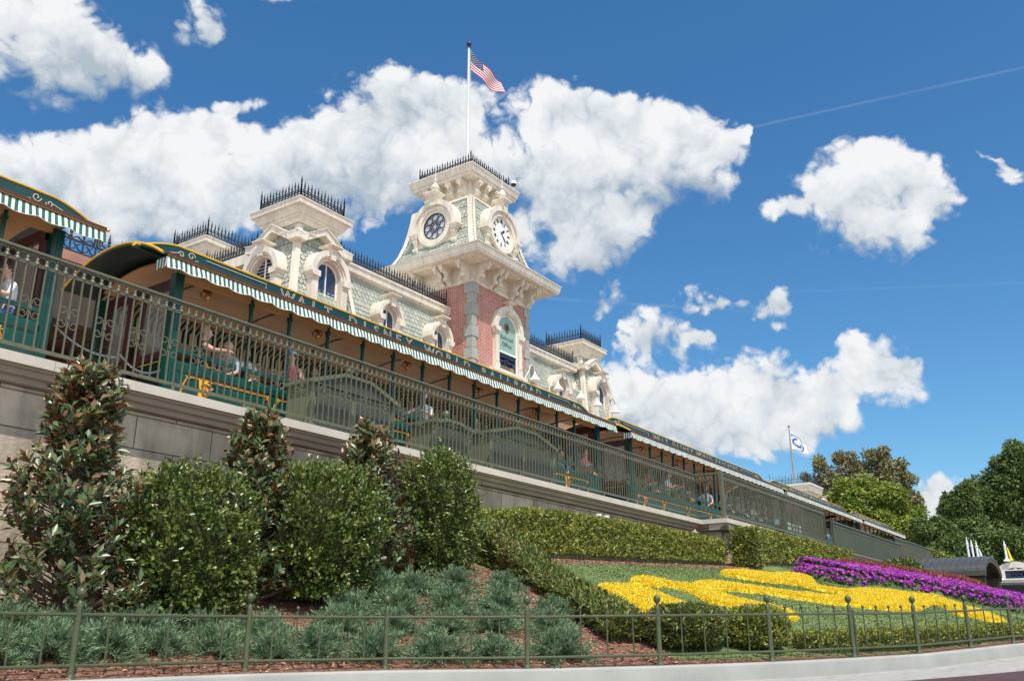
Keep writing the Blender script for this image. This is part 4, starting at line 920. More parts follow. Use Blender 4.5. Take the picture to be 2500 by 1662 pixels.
for (sx, sy) in ((-1, -1), (1, -1)):
    for i in range(16):
        z = 16.6+i*.165; r = float(np.interp(z, [m_[1] for m_ in MP], [m_[0] for m_ in MP]))
        b.box(TX+sx*r-.04-.02*sx-.012, TY+sy*(r+.07)-.012, z, TX+sx*r-.02*sx, TY+sy*(r+.056), z+.055)
b.build('hip_stud', 'mould', st)
# upper frieze, brackets and top cornice
b = MB(); b.frus(TX, TY, 19.15, 1.80, 1.80, 19.24, 1.76, 1.76); b.frus(TX, TY, 19.241, 1.36, 1.36, 20.35, 1.36, 1.36); b.frus(TX, TY, 19.242, 1.60, 1.60, 19.40, 1.38, 1.38); b.build('upper_frieze', 'cream', st)
for u in (-1.02, -.34, .34, 1.02):
    for X in (face_mat('front', TX+u, TY-1.36, 20.33), face_mat('left', TX-1.36, TY+u, 20.33), face_mat('right', TX+1.36, TY+u, 20.33)):
        b = MB(); console(b, X, .30, .72, .42); b.build('upper_bracket', 'cream', st)
C1 = 1.96
b = cornice(TX, TY, [(1.36, 20.30, 1.66, 20.33), (1.80, 20.331, 1.82, 20.48), (C1-.10, 20.481, C1-.02, 20.78), (C1, 20.781, C1, 20.84), (C1-.02, 20.841, 1.45, 20.95)]); b.build('top_cornice', 'cream', st)
k_ = 1.56; zc = 20.93
cresting('roof_cresting', [[(TX-k_, TY+k_, zc), (TX-k_, TY-k_, zc), (TX+k_, TY-k_, zc), (TX+k_, TY+k_, zc), (TX-k_, TY+k_, zc)]], .52, .155, st)
# round dormers with the clock and the rose window
def round_dormer(kind, x, y, z, nm, rin):
    X = face_mat(kind, x, y, z); b = MB(); b.X = X
    b.box(-1.02, .12, -1.75, 1.02, 1.15, .0); b.arch(0, 0, .0, 1.02, .12, 1.15, n=24)
    b.arch(0, 0, .80, .99, -.04, .119, 0, 2*PI, 36); b.arch(0, 0, rin, .805, .02, .118, 0, 2*PI, 36); b.arch(0, 0, .99, 1.035, .02, .1185, 0, 2*PI, 36)
    b.arch(0, -.02, 1.06, 1.30, -.12, 1.0, -.10, PI+.10, 24); b.arch(0, -.02, 1.0, 1.08, -.04, 1.0, -.10, PI+.10, 24)
    for s in (-1, 1):
        for (x0_, x1_, z0_, z1_, y0_) in ((1.0, 1.44, -.22, -.12, -.15), (1.0, 1.38, -.32, -.221, -.11), (1.0, 1.30, -.42, -.321, -.08)):
            xa, xb = sorted((s*x0_, s*x1_)); b.box(xa, y0_, z0_, xb, .9, z1_)
        xa, xb = sorted((s*1.02, s*1.24))
        poly = [(-.04, -.42), (.30, -.42), (.30, -1.05), (.12, -1.10), (.02, -1.02), (.0, -.92), (.08, -.80), (.02, -.62), (-.06, -.52)]
        b.prism(poly, 'x', xa, xb); b.tube([(xa-.01, .06, -.94), (xb+.01, .06, -.94)], .10, 10); b.tube([(xa-.01, .02, -.52), (xb+.01, .02, -.52)], .085, 10)
    b.prism([(-.12, .98), (.12, .98), (.19, 1.50), (-.19, 1.50)], 'y', -.20, .3); b.frus(0, .02, 1.501, .22, .25, 1.60, .33, .36); b.box(-.33, -.34, 1.601, .33, .38, 1.66)
    d = b.build(nm, 'cream', st)
    b = MB(); b.X = X; b.lathe([(.12,0),(.07,.05),(.06,.10),(.16,.17),(.22,.27),(.21,.33),(.16,.37),(.14,.44),(.07,.52),(.035,.58),(.03,.63),(.07,.67),(.065,.72),(.025,.76),(.012,1.25),(.002,1.27)], (0, .02, 1.66), 14)
    b.build('finial', 'cream', d, smooth=True)
    return X, d
X, d = round_dormer('left', TX-2.27, TY+.0, 17.93, 'rose_dormer', .66)
b = MB(); b.X = X; b.arch(0, 0, .0, .66, .09, .10, 0, 2*PI, 36); b.build('rose_glass', 'glass_pale', d)
b = MB(); b.X = X; b.arch(0, 0, .61, .662, .04, .085, 0, 2*PI, 36)
for k in range(8):
    a = k*PI/4; c = (.445*math.cos(a), .445*math.sin(a)); b.tube([(c[0]+.162*math.cos(t_), .06, c[1]+.162*math.sin(t_)) for t_ in np.linspace(0, 2*PI, 17)[:-1]], .018, 5, closed=True)
    a += PI/8; b.tube([(.11*math.cos(a+.3), .06, .11*math.sin(a+.3)), (.24*math.cos(a), .06, .24*math.sin(a)), (.11*math.cos(a-.3), .06, .11*math.sin(a-.3))], .016, 5)
b.tube([(.245*math.cos(t_), .06, .245*math.sin(t_)) for t_ in np.linspace(0, 2*PI, 21)[:-1]], .016, 5, closed=True)
b.build('rose_tracery', 'iron', d)
X, d = round_dormer('front', TX+.0, TY-2.27, 17.84, 'clock', .74)
b = MB(); b.X = X; b.arch(0, 0, .0, .745, .07, .08, 0, 2*PI, 40); b.build('dial', 'white_paint', d)
b = MB(); b.X = X
for k, nm in enumerate(['XII','I','II','III','IIII','V','VI','VII','VIII','IX','X','XI']):
    v, f = text_mb(nm, .20, .82, .003, .009); a = -k*PI/6; R3 = Matrix.Rotation(a, 2)
    vs = [R3 @ Vector((p[0]*.85, p[1]*1.35)) for p in v]; c = (.575*math.sin(-a), .575*math.cos(a))
    b.add([(q.x+c[0], .064, q.y+c[1]) for q in vs], f)
b.build('numerals', 'black_num', d)
for nm, ang, L, wd in (('hour_hand', R_(52), .36, .06), ('minute_hand', R_(138), .56, .045)):
    b = MB(); b.X = X; dx, dz = math.sin(ang), math.cos(ang); nx, nz = dz, -dx
    b.prism([(-nx*wd*.4, -nz*wd*.4), (-dx*.10, -dz*.10), (nx*wd*.4, nz*wd*.4), (dx*L*.62+nx*wd, dz*L*.62+nz*wd), (dx*L, dz*L), (dx*L*.62-nx*wd, dz*L*.62-nz*wd)], 'y', .050, .058); b.build(nm, 'black_num', d)
# arched window of the shaft with painted panes
d = dormer('front', TX+.38, TY-H-.22, 11.12, 2.30, 1.95, .30, win=None, name='arched_window', rin=.76)
X = face_mat('front', TX+.38, TY-H-.03, 11.12); ri = .76
b = MB(); b.X = X; b.prism([(-ri, .90), (ri, .90)]+[(ri*math.cos(a), 1.95+ri*math.sin(a)) for a in np.linspace(0, PI, 16)], 'y', .0, .02); b.build('upper_pane', 'mint', d)
b = MB(); b.X = X; b.box(-ri, .001, .0, ri, .02, .86); b.build('lower_pane', 'panel_navy', d)
b = MB(); b.X = X; b.box(-ri, -.05, .86, ri, -.001, .94); b.box(-ri, -.04, 0, -ri+.06, -.001, 1.95); b.box(ri-.06, -.04, 0, ri, -.001, 1.95); b.arch(0, 1.95, ri-.07, ri, -.04, -.001, n=16); b.build('sash', 'white_paint', d)
b = MB(); b.X = X; b.arch(0, 2.12, .0, .24, -.012, -.006, 0, 2*PI, 20, sx=.8)
b.build('medallion', 'maroon', d)
b = MB(); b.X = X; b.arch(0, 2.12, .17, .20, -.018, -.013, 0, 2*PI, 20, sx=.8)
for txt, z, sz in (('Railroad', 1.62, .30), ('Office', 1.30, .32)):
    v, f = text_mb(txt, sz, 1, .003, -.003); b.add([(p[0], -.012, z+p[1]) for p in v], f)
b.build('gold_lettering', 'gold', d)
b = MB(); b.X = X
for txt, z, sz in (('Keeping Dreams', .64, .185), ('on Track', .42, .24)):
    v, f = text_mb(txt, sz, 1, .003, .006); b.add([(p[0], -.008, z+p[1]-.25*p[0]**2*.3) for p in v], f)
b.build('green_lettering', 'neon_green', d)
b = MB(); b.X = X; b.box(-.6, -.006, .22, .6, -.001, .25); b.box(-.5, -.006, .12, .5, -.001, .15); b.box(.30, -.006, .04, .55, -.001, .30); b.build('gold_lines', 'gold', d)
b = MB(); b.box(TX-.95, TY-H-.28, 10.98, TX+1.70, TY-H, 11.119); b.build('window_sill', 'cream', st)

# --- pavilions
def pavilion(cx, cy, win_l='louver', left=True, front=True, zoff=0.0):
    Z = lambda z: z+zoff
    CX = 1.36
    b = cornice(cx, cy, [(.82, Z(14.34), .86, Z(14.42)), (.95, Z(14.421), 1.02, Z(14.60)), (1.06, Z(14.601), 1.10, Z(14.70)), (1.14, Z(14.701), 1.26, Z(14.96)), (CX, Z(14.961), CX, Z(15.02)), (CX-.02, Z(15.021), CX+.0, Z(15.16)), (CX+.02, Z(15.161), CX+.02, Z(15.20)), (CX-.05, Z(15.201), .9, Z(15.27))]); b.build('cap_cornice', 'cream', st)
    k = 1.10; zc = Z(15.22)
    cresting('roof_cresting', [[(cx-k, cy+k, zc), (cx-k, cy-k, zc), (cx+k, cy-k, zc), (cx+k, cy+k, zc), (cx-k, cy+k, zc)]], .62, .165, st)
    prof = [(1.62, Z(10.8)), (1.44, Z(11.8)), (1.28, Z(12.8)), (1.14, Z(13.5)), (1.0, Z(14.0)), (.86, Z(14.36))]
    pyr_faces(cx, cy, prof).build('pavilion_core', 'sage_base', st)
    s = Shing()
    for (r0, z0), (r1, z1) in zip(prof[:-1], prof[1:]):
        if front: s.quad((cx-r0, cy-r0, z0), (cx+r0, cy-r0, z0), (cx+r1, cy-r1, z1), (cx-r1, cy-r1, z1), .19, .22, out=(0, -1, .2))
        if left: s.quad((cx-r0, cy+r0, z0), (cx-r0, cy-r0, z0), (cx-r1, cy-r1, z1), (cx-r1, cy+r1, z1), .19, .22, out=(-1, 0, .2))
        s.quad((cx+r0, cy-r0, z0), (cx+r0, cy+r0, z0), (cx+r1, cy+r1, z1), (cx+r1, cy-r1, z1), .25, .3, out=(1, 0, .2))
    s.build('pavilion_shingles', st)
    for (sx, sy) in ((-1, -1), (1, -1), (-1, 1)):
        b = MB()
        for (r0, z0), (r1, z1) in zip(prof[:-1], prof[1:]):
            V = []
            for (r, z) in ((r0, z0), (r1, z1)):
                e = .06; V += [(cx+sx*(r-.15), cy+sy*(r+e), z), (cx+sx*(r+e), cy+sy*(r+e), z), (cx+sx*(r+e), cy+sy*(r-.15), z)]
            b.add(V, [(0, 1, 4, 3), (1, 2, 5, 4)])
        b.build('hip_board', 'cream', st)
    # zig-zag eave: a gablet over each dormer
    b = MB()
    for fx in (['front'] if front else [])+(['left'] if left else [])+['right']:
        X = {'front': face_mat('front', cx, cy-1.38, 0), 'left': face_mat('left', cx-1.38, cy, 0), 'right': face_mat('right', cx+1.38, cy, 0)}[fx]; b.X = X
        path = [(-1.42, Z(13.66)), (-1.05, Z(13.60)), (-.02, Z(14.22)), (1.05, Z(13.60)), (1.42, Z(13.66))]
        for (x0_, z0_), (x1_, z1_) in zip(path[:-1], path[1:]):
            b.add([(x0_, 0, z0_-.13), (x1_, 0, z1_-.13), (x1_, 0, z1_+.13), (x0_, 0, z0_+.13), (x0_, .45, z0_-.13), (x1_, .45, z1_-.13), (x1_, .55, z1_+.16), (x0_, .55, z0_+.16)], [(0, 1, 2, 3), (4, 7, 6, 5), (0, 4, 5, 1), (3, 2, 6, 7), (0, 3, 7, 4), (1, 5, 6, 2)])
            b.add([(x0_, -.05, z0_+.131), (x1_, -.05, z1_+.131), (x1_, .9, z1_+.20), (x0_, .9, z0_+.20), (x0_, -.05, z0_+.165), (x1_, -.05, z1_+.165), (x1_, .9, z1_+.235), (x0_, .9, z0_+.235)], [(0, 3, 2, 1), (4, 5, 6, 7), (0, 1, 5, 4), (1, 2, 6, 5), (2, 3, 7, 6), (3, 0, 4, 7)])
        b.X = None
    b.build('gablet_eave', 'cream', st)
    if front: dormer('front', cx+.02, cy-1.80, Z(10.85), 1.92, 1.52, 1.0, 'sash')
    if left: dormer('left', cx-1.80, cy+.02, Z(10.85), 1.92, 1.52, 1.0, win_l)
    b = MB(); b.box(cx-1.7, cy-1.7, 3.17, cx+1.7, cy+1.7, Z(10.8)); b.build('pavilion_wall', 'brick', st)
pavilion(21.10, 24.18); pavilion(41.40, 24.18, 'sash')
pavilion(21.3, 29.8, left=False)
# --- mansard wings
def wing(xa, xb, doms):
    yf = 23.42
    b = MB(); b.prism([(yf-.02, 13.30), (yf-.22, 13.36), (yf-.24, 13.60), (yf-.28, 13.62), (yf-.28, 13.70), (yf+.05, 13.76), (yf+6.6, 13.80), (yf+6.6, 13.30)], 'x', xa, xb); b.build('wing_cornice', 'cream', st)
    cresting('roof_cresting', [[(xa, yf+.02, 13.75), (xb, yf+.02, 13.75)]], .58, .165, st)
    b = MB(); b.prism([(yf, 13.3), (yf-.42, 10.6), (yf-.42, 3.17), (yf+6.5, 3.17), (yf+6.5, 13.3)], 'x', xa, xb); b.build('wing_core', 'sage_base', st)
    s = Shing(); s.quad((xa, yf-.42, 10.6), (xb, yf-.42, 10.6), (xb, yf, 13.3), (xa, yf, 13.3), .19, .22, rnd_rows=True, out=(0, -1, 0)); s.build('wing_shingles', st)
    for x in doms: dormer('front', x, yf-.74, 10.95, 1.46, .96, .8, 'sash')
wing(22.5, 29.04, (24.75, 27.93)); wing(33.46, 40.0, (34.62, 37.75))
# side wing between the two left pavilions
b = MB(); b.box(19.95, 25.6, 13.30, 21.0, 28.4, 13.70); b.build('side_cornice', 'cream', st)
cresting('roof_cresting', [[(20.15, 25.5, 13.71), (20.15, 28.5, 13.71)]], .58, .165, st)
b = MB(); b.box(20.2, 25.6, 3.17, 24, 28.4, 13.3); b.build('side_wall', 'sage_base', st)
# platform porch seen in the gap between the cars
b = MB(); b.box(2, 16.9, 6.95, 46, 22, 7.05); b.prism([(16.5, 7.10), (16.5, 7.30), (16.9, 7.36), (22, 7.5), (22, 7.051), (16.9, 7.051)], 'x', 2, 46); b.build('porch_roof', 'terracotta', st); b = MB(); b.box(2, 16.62, 5.9, 46, 16.89, 7.049); b.build('porch_fascia', 'porch_dark', st)
cresting('porch_cresting', [[(2, 16.6, 7.33), (14, 16.6, 7.33)]], .52, .27, st)
b = MB(); b.box(-8, 19.0, 3.17, 46, 19.2, 6.94); b.build('porch_wall', 'porch_brown', st)
b = MB()
for x in np.arange(-6, 44, 2.2):
    b.box(x-.07, 18.86, 3.17, x+.07, 18.98, 6.5); b.tube([(x, 18.9, 3.4), (x+2.2, 18.9, 5.9)], .05, 4); b.tube([(x+2.2, 18.91, 3.4), (x, 18.91, 5.9)], .05, 4)
b.box(-8, 18.85, 5.8, 44, 18.97, 5.95); b.box(-8, 18.85, 4.6, 44, 18.97, 4.7); b.build('porch_braces', 'wood_dark', st)
b = MB(); b.box(24, 18.9, 9.00, 46, 20.4, 9.10); b.build('upper_porch_roof', 'cap_stone', st)
b = MB(); b.box(24, 19.21, 3.17, 45, 20.3, 8.99); b.build('porch_room', 'porch_brown', st)

# gooseneck lamps on the porch roof
for x, lab in ((29.35, 'white gooseneck lamp leftmost of the row, in front of the tower quoins'), (31.15, 'white gooseneck lamp in front of the wing dormer right of the tower'), (33.02, 'white gooseneck lamp in front of the right pavilion corner board'), (34.55, 'white gooseneck lamp in front of the right pavilion window'), (36.18, 'white gooseneck lamp rightmost of the row, beside the right pavilion')):
    t = thing('gooseneck_lamp', (x-.75, 19.0, 9.10), lab, 'lamp', 'gooseneck lamps above the train')
    b = MB(); P = [Vector((x-.75, 19.0, 9.10)), Vector((x-.70, 19.0, 9.75)), Vector((x-.38, 19.0, 10.16))]
    for k in range(7): a = PI*.80*(1-k/6)+.0; P.append(Vector((x-.19+.19*math.cos(a), 19.0, 10.20+.19*math.sin(a))))
    P.append(Vector((x, 19.0, 10.08))); b.tube(P, .017, 6); b.build('arm', 'white_paint' if x < 32 else 'bark_pale', t, smooth=True)
    b = MB(); b.lathe([(.028,.13),(.04,.10),(.045,.02),(.075,-.0),(.10,-.06),(.21,-.20),(.225,-.235),(.20,-.23),(.09,-.08)], (x, 19.0, 10.02), 16); b.build('shade', 'white_paint', t, smooth=True)

# flagpole, flags, camera on the tower
t = thing('flagpole', (31.52, 24.25, 20.9), 'tall white flagpole rising from the clock tower roof', 'flagpole')
b = MB(); b.lathe([(.078,0),(.072,3),(.056,7.7),(.045,8.3)], (31.52, 24.25, 20.9), 12); b.build('pole', 'pole_white', t, smooth=True)
b = MB(); b.lathe([(.09,0),(.10,.05),(.06,.08)], (31.52, 24.25, 29.2), 12); b.ball((31.52, 24.25, 29.41), .135, 12); b.build('truck_ball', 'steel_dark', t, smooth=True)
b = MB(); b.tube([(31.62, 24.2, 21), (31.63, 24.2, 29.1)], .012, 4); b.build('halyard', 'pole_white', t)
def flag_pt(u, v, o, L, Hh, droop, fold):
    x = u*L*.93; zt = -droop*u**1.25; hz = Hh*(1-.38*u**2); z = zt-hz*v+.05*math.sin(u*7)
    y = fold*math.sin(u*8.5+v*1.8)*(.35+u)+.12*math.sin(u*4)
    return (o[0]+x, o[1]+y-.25*u, o[2]+z)
o = (31.64, 24.15, 29.0); L_, Hf = 2.55, 1.16; nu, nv = 60, 39; b = MB()
for i in range(nu+1):
    for j in range(nv+1): b.v.append(flag_pt(i/nu, j/nv, o, L_, Hf, .68, .13))
for i in range(nu):
    for j in range(nv):
        b.f.append((i*(nv+1)+j, (i+1)*(nv+1)+j, (i+1)*(nv+1)+j+1, i*(nv+1)+j+1)); s_ = j//3
        b.m.append(2 if (i < nu*.40 and s_ < 7) else (1 if s_ % 2 == 0 else 0))
fl = b.build('american_flag', ['flag_white', 'flag_red', 'flag_blue'], smooth=True); tag(fl, 'red, white and blue stars and stripes flag flying from the tower pole', 'flag')
b = MB()
for r in range(9):
    for c in range(6 if r % 2 == 0 else 5):
        u = (.033+.066*c+(.033 if r % 2 else 0)); v = (.5+r*.74)/13
        p = flag_pt(u, v, o, L_, Hf, .68, .13)
        for yo in (-.012, .012):
            b.add([(p[0]+.036*(1 if k % 2 == 0 else .45)*math.sin(k*PI/5)*1.2, p[1]+yo, p[2]+.036*(1 if k % 2 == 0 else .45)*math.cos(k*PI/5)) for k in range(10)], [tuple(range(10))])
fs_ = b.build('star_field', 'flag_white'); fs_.parent = fl
t = thing('security_camera', (33.1, 22.7, 20.9), 'white dome security camera on a stalk above the tower cresting', 'camera')
b = MB(); b.tube([(33.12, 22.72, 20.9), (33.12, 22.72, 21.35), (33.12, 22.60, 21.50)], .022, 6); b.lathe([(.05,.16),(.13,.14),(.15,0),(.155,-.03)], (33.12, 22.56, 21.42), 12); b.build('housing', 'plastic_white', t, smooth=True)
b = MB(); b.lathe([(.14,0),(.12,-.07),(.06,-.12),(.002,-.13)], (33.12, 22.56, 21.385), 12); b.build('dome', 'steel_dark', t, smooth=True)

# ------------------------------------------------------------------ planting
def magnolia(label, x, y, ztop, rad, seed):
    r_ = np.random.default_rng(seed); z0 = T(x, y); t = thing('magnolia_tree', (x, y, z0), label, 'tree', 'young magnolias against the wall'); Hh = ztop-z0
    b = MB(); b.tube([(x, y, z0-.1), (x+.03, y, z0+.3*Hh), (x-.02, y+.02, z0+.65*Hh), (x+.02, y, z0+.95*Hh)], [.05, .04, .026, .008], 7)
    tips = []; n = int(300*(rad/.7)**1.25*Hh/2.8)
    for i in range(n):
        q = (i+.5)/n; q = q**.92; zz = z0+.06*Hh+q*Hh*.92; prof = rad*(1.08-.78*q**1.05)*(0.90+.12*math.sin(q*15+seed)); a = r_.uniform(0, 2*PI)
        rr = prof*math.sqrt(r_.uniform(.10, 1.0))*r_.uniform(.85, 1.2); tip = np.array([x+rr*math.cos(a), y+rr*math.sin(a)*.8, zz+.05])
        root = (x, y, max(z0+.05, zz-.28*rr-.1)); tips.append((tip, np.array([math.cos(a)*.55, math.sin(a)*.55, .75])))
        mid = ((root[0]+tip[0])/2, (root[1]+tip[1])/2, (root[2]+tip[2])/2-.03); b.tube([root, mid, tuple(tip)], [.012, .008, .004], 4)
    b.build('trunk', 'bark', t)
    P = []; Dd = []; Nn = []
    for tip, ax in tips:
        ax = ax/np.linalg.norm(ax); k = r_.integers(12, 19)
        for j in range(k):
            s = r_.uniform(-.24, .05); d = rand_dirs(1)[0]; d = d-ax*(d@ax); d /= np.linalg.norm(d)+1e-6
            dv = d*r_.uniform(.45, 1)+ax*r_.uniform(.35, 1.0); P.append(tip+ax*s); Dd.append(dv); Nn.append(np.array([ax[0]*1.2-.25, ax[1]*1.2-.45, .75])-d*.25+r_.normal(0, .42, 3))
    P = np.array(P); n = len(P)
    v, f, r = leafset(P, np.array(Dd), unit(np.array(Nn)), r_.uniform(.09, .165, n), r_.uniform(.040, .066, n), .20, .10, np.clip(r_.normal(.34, .22, n)+.34*np.clip((P[:,2]-z0)/Hh-.35, 0, 1)+(r_.random(n) < .10)*.35, 0, 1))
    npmesh('foliage', v, f, 'magnolia_leaf', t, rnd=r); return t
magnolia('tallest magnolia with rust-backed glossy leaves, at the left edge of the photograph', 5.46, 9.66, 2.98, .94, 1)
magnolia('dark magnolia with rust-backed leaves standing between two rounded hollies', 7.95, 9.62, 2.90, .90, 2)
magnolia('third magnolia from the left, brown-leaved, beside the rightmost rounded holly', 10.15, 9.62, 3.12, 1.02, 3)

def bush(name, label, cat, x, y, hx, hy, hz, mtl, n, L, Wd, group=None, z0=None, power=3.2, seed=0, stems=True, core=.72, up=.5, trunkmat='bark', lift=.0, rough=.12, sprigs=0):
    """clipped rounded shrub: leaves spread through the outer shell of a superellipsoid, twiggy stems inside"""
    r_ = np.random.default_rng(seed); z0 = T(x, y) if z0 is None else z0; t = thing(name, (x, y, z0), label, cat, group); zc = z0+lift+hz
    d = unit(r_.normal(size=(n, 3))); se = (np.abs(d)**power).sum(1)**(-1/power)
    ns = np.array([mnoise.noise(tuple(q*2.3+seed*3.1)) for q in d]); ns2 = np.array([mnoise.noise(tuple(q*7.3+seed*1.7)) for q in d])
    sc = se*(1+rough*ns+rough*.7*ns2)*(1-np.abs(r_.normal(0, .13, n)))
    P = d*sc[:, None]*[hx, hy, hz]+[x, y, zc]; kp = (P[:,2] > z0+.03) & ((ns2 > -.42) | (rough < .2)); P = P[kp]; ns2 = ns2[kp]; d2 = unit((P-[x, y, zc])/[hx, hy, hz]); n = len(P)
    Dd = d2+r_.normal(0, .55, (n, 3))+[0, 0, up]; Nn = unit(d2*.7+[0, 0, .5]+r_.normal(0, .55, (n, 3)))
    v, f, r = leafset(P-unit(Dd)*L*.5, Dd, Nn, r_.uniform(L*.7, L*1.3, n), r_.uniform(Wd*.7, Wd*1.3, n), .18, .1, np.clip(.45+.40*ns2+r_.normal(0, .22, n), 0, 1))
    npmesh('foliage', v, f, mtl, t, rnd=r)
    if sprigs:
        P2 = []; D2 = []; N2 = []; b = sprig_mb = MB()
        for k in range(sprigs):
            dd = unit(r_.normal(size=3)+np.array([0, -.2, .75])); dd[2] = abs(dd[2])*.9+.05; se_ = (np.abs(dd)**power).sum()**(-1/power); a_ = dd*se_*.9*np.array([hx, hy, hz])+[x, y, zc]; Ls = r_.uniform(.12, .26); ax = unit(dd*.5+np.array([0, 0, .8])+r_.normal(0, .2, 3))
            b.tube([tuple(a_), tuple(a_+ax*Ls)], [.005, .002], 4)
            for q in np.linspace(.25, 1, 9): g_ = r_.normal(size=3); P2.append(a_+ax*Ls*q); D2.append(ax*.5+unit(g_)*.8); N2.append(ax*.4+r_.normal(0, .5, 3)+[0, -.3, .5])
        P2 = np.array(P2); v, f, r = leafset(P2, np.array(D2), unit(np.array(N2)), r_.uniform(L*.7, L*1.1, len(P2)), Wd*.8, .18, .1, np.clip(r_.normal(.68, .2, len(P2)), 0, 1)); npmesh('sprig_leaves', v, f, mtl, t, rnd=r)
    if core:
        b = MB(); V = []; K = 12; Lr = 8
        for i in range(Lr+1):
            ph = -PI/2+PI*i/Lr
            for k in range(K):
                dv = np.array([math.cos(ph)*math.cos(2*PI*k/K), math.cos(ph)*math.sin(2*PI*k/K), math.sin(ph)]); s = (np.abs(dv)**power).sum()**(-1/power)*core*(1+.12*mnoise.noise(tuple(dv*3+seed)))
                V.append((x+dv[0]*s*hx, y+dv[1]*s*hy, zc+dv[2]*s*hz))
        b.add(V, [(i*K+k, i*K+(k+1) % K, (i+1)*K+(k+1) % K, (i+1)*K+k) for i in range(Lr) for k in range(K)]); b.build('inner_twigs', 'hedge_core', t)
    if stems:
        b = MB()
        if sprigs: b.v, b.f, b.m = sprig_mb.v, sprig_mb.f, sprig_mb.m
        for k in range(16):
            a = r_.uniform(0, 2*PI); e = r_.uniform(.5, 1.0); b.tube([(x+.1*math.cos(a), y+.1*math.sin(a), z0-.05), (x+hx*.45*e*math.cos(a), y+hy*.45*e*math.sin(a), z0+hz*.5), (x+hx*.93*e*math.cos(a), y+hy*.93*e*math.sin(a), z0+hz*r_.uniform(.8, 1.75))], [.014, .010, .004], 4)
        b.build('stems', trunkmat, t)
    return t
bush('holly_shrub', 'rounded green holly between the first and second magnolias', 'shrub', 6.80, 9.45, .76, .62, .88, 'holly_leaf', 17000, .064, .037, 'rounded hollies', rough=.34, sprigs=110, seed=11, core=.66)
bush('holly_shrub', 'rounded green holly between the second and third magnolias', 'shrub', 8.86, 9.3, .78, .66, .90, 'holly_leaf', 17500, .064, .037, 'rounded hollies', rough=.34, sprigs=110, seed=12, core=.66)
bush('holly_shrub', 'rightmost rounded green holly, at the left end of the long hedge', 'shrub', 11.40, 9.3, .62, .60, .92, 'holly_leaf', 15000, .062, .036, 'rounded hollies', rough=.34, sprigs=110, seed=13, core=.66)

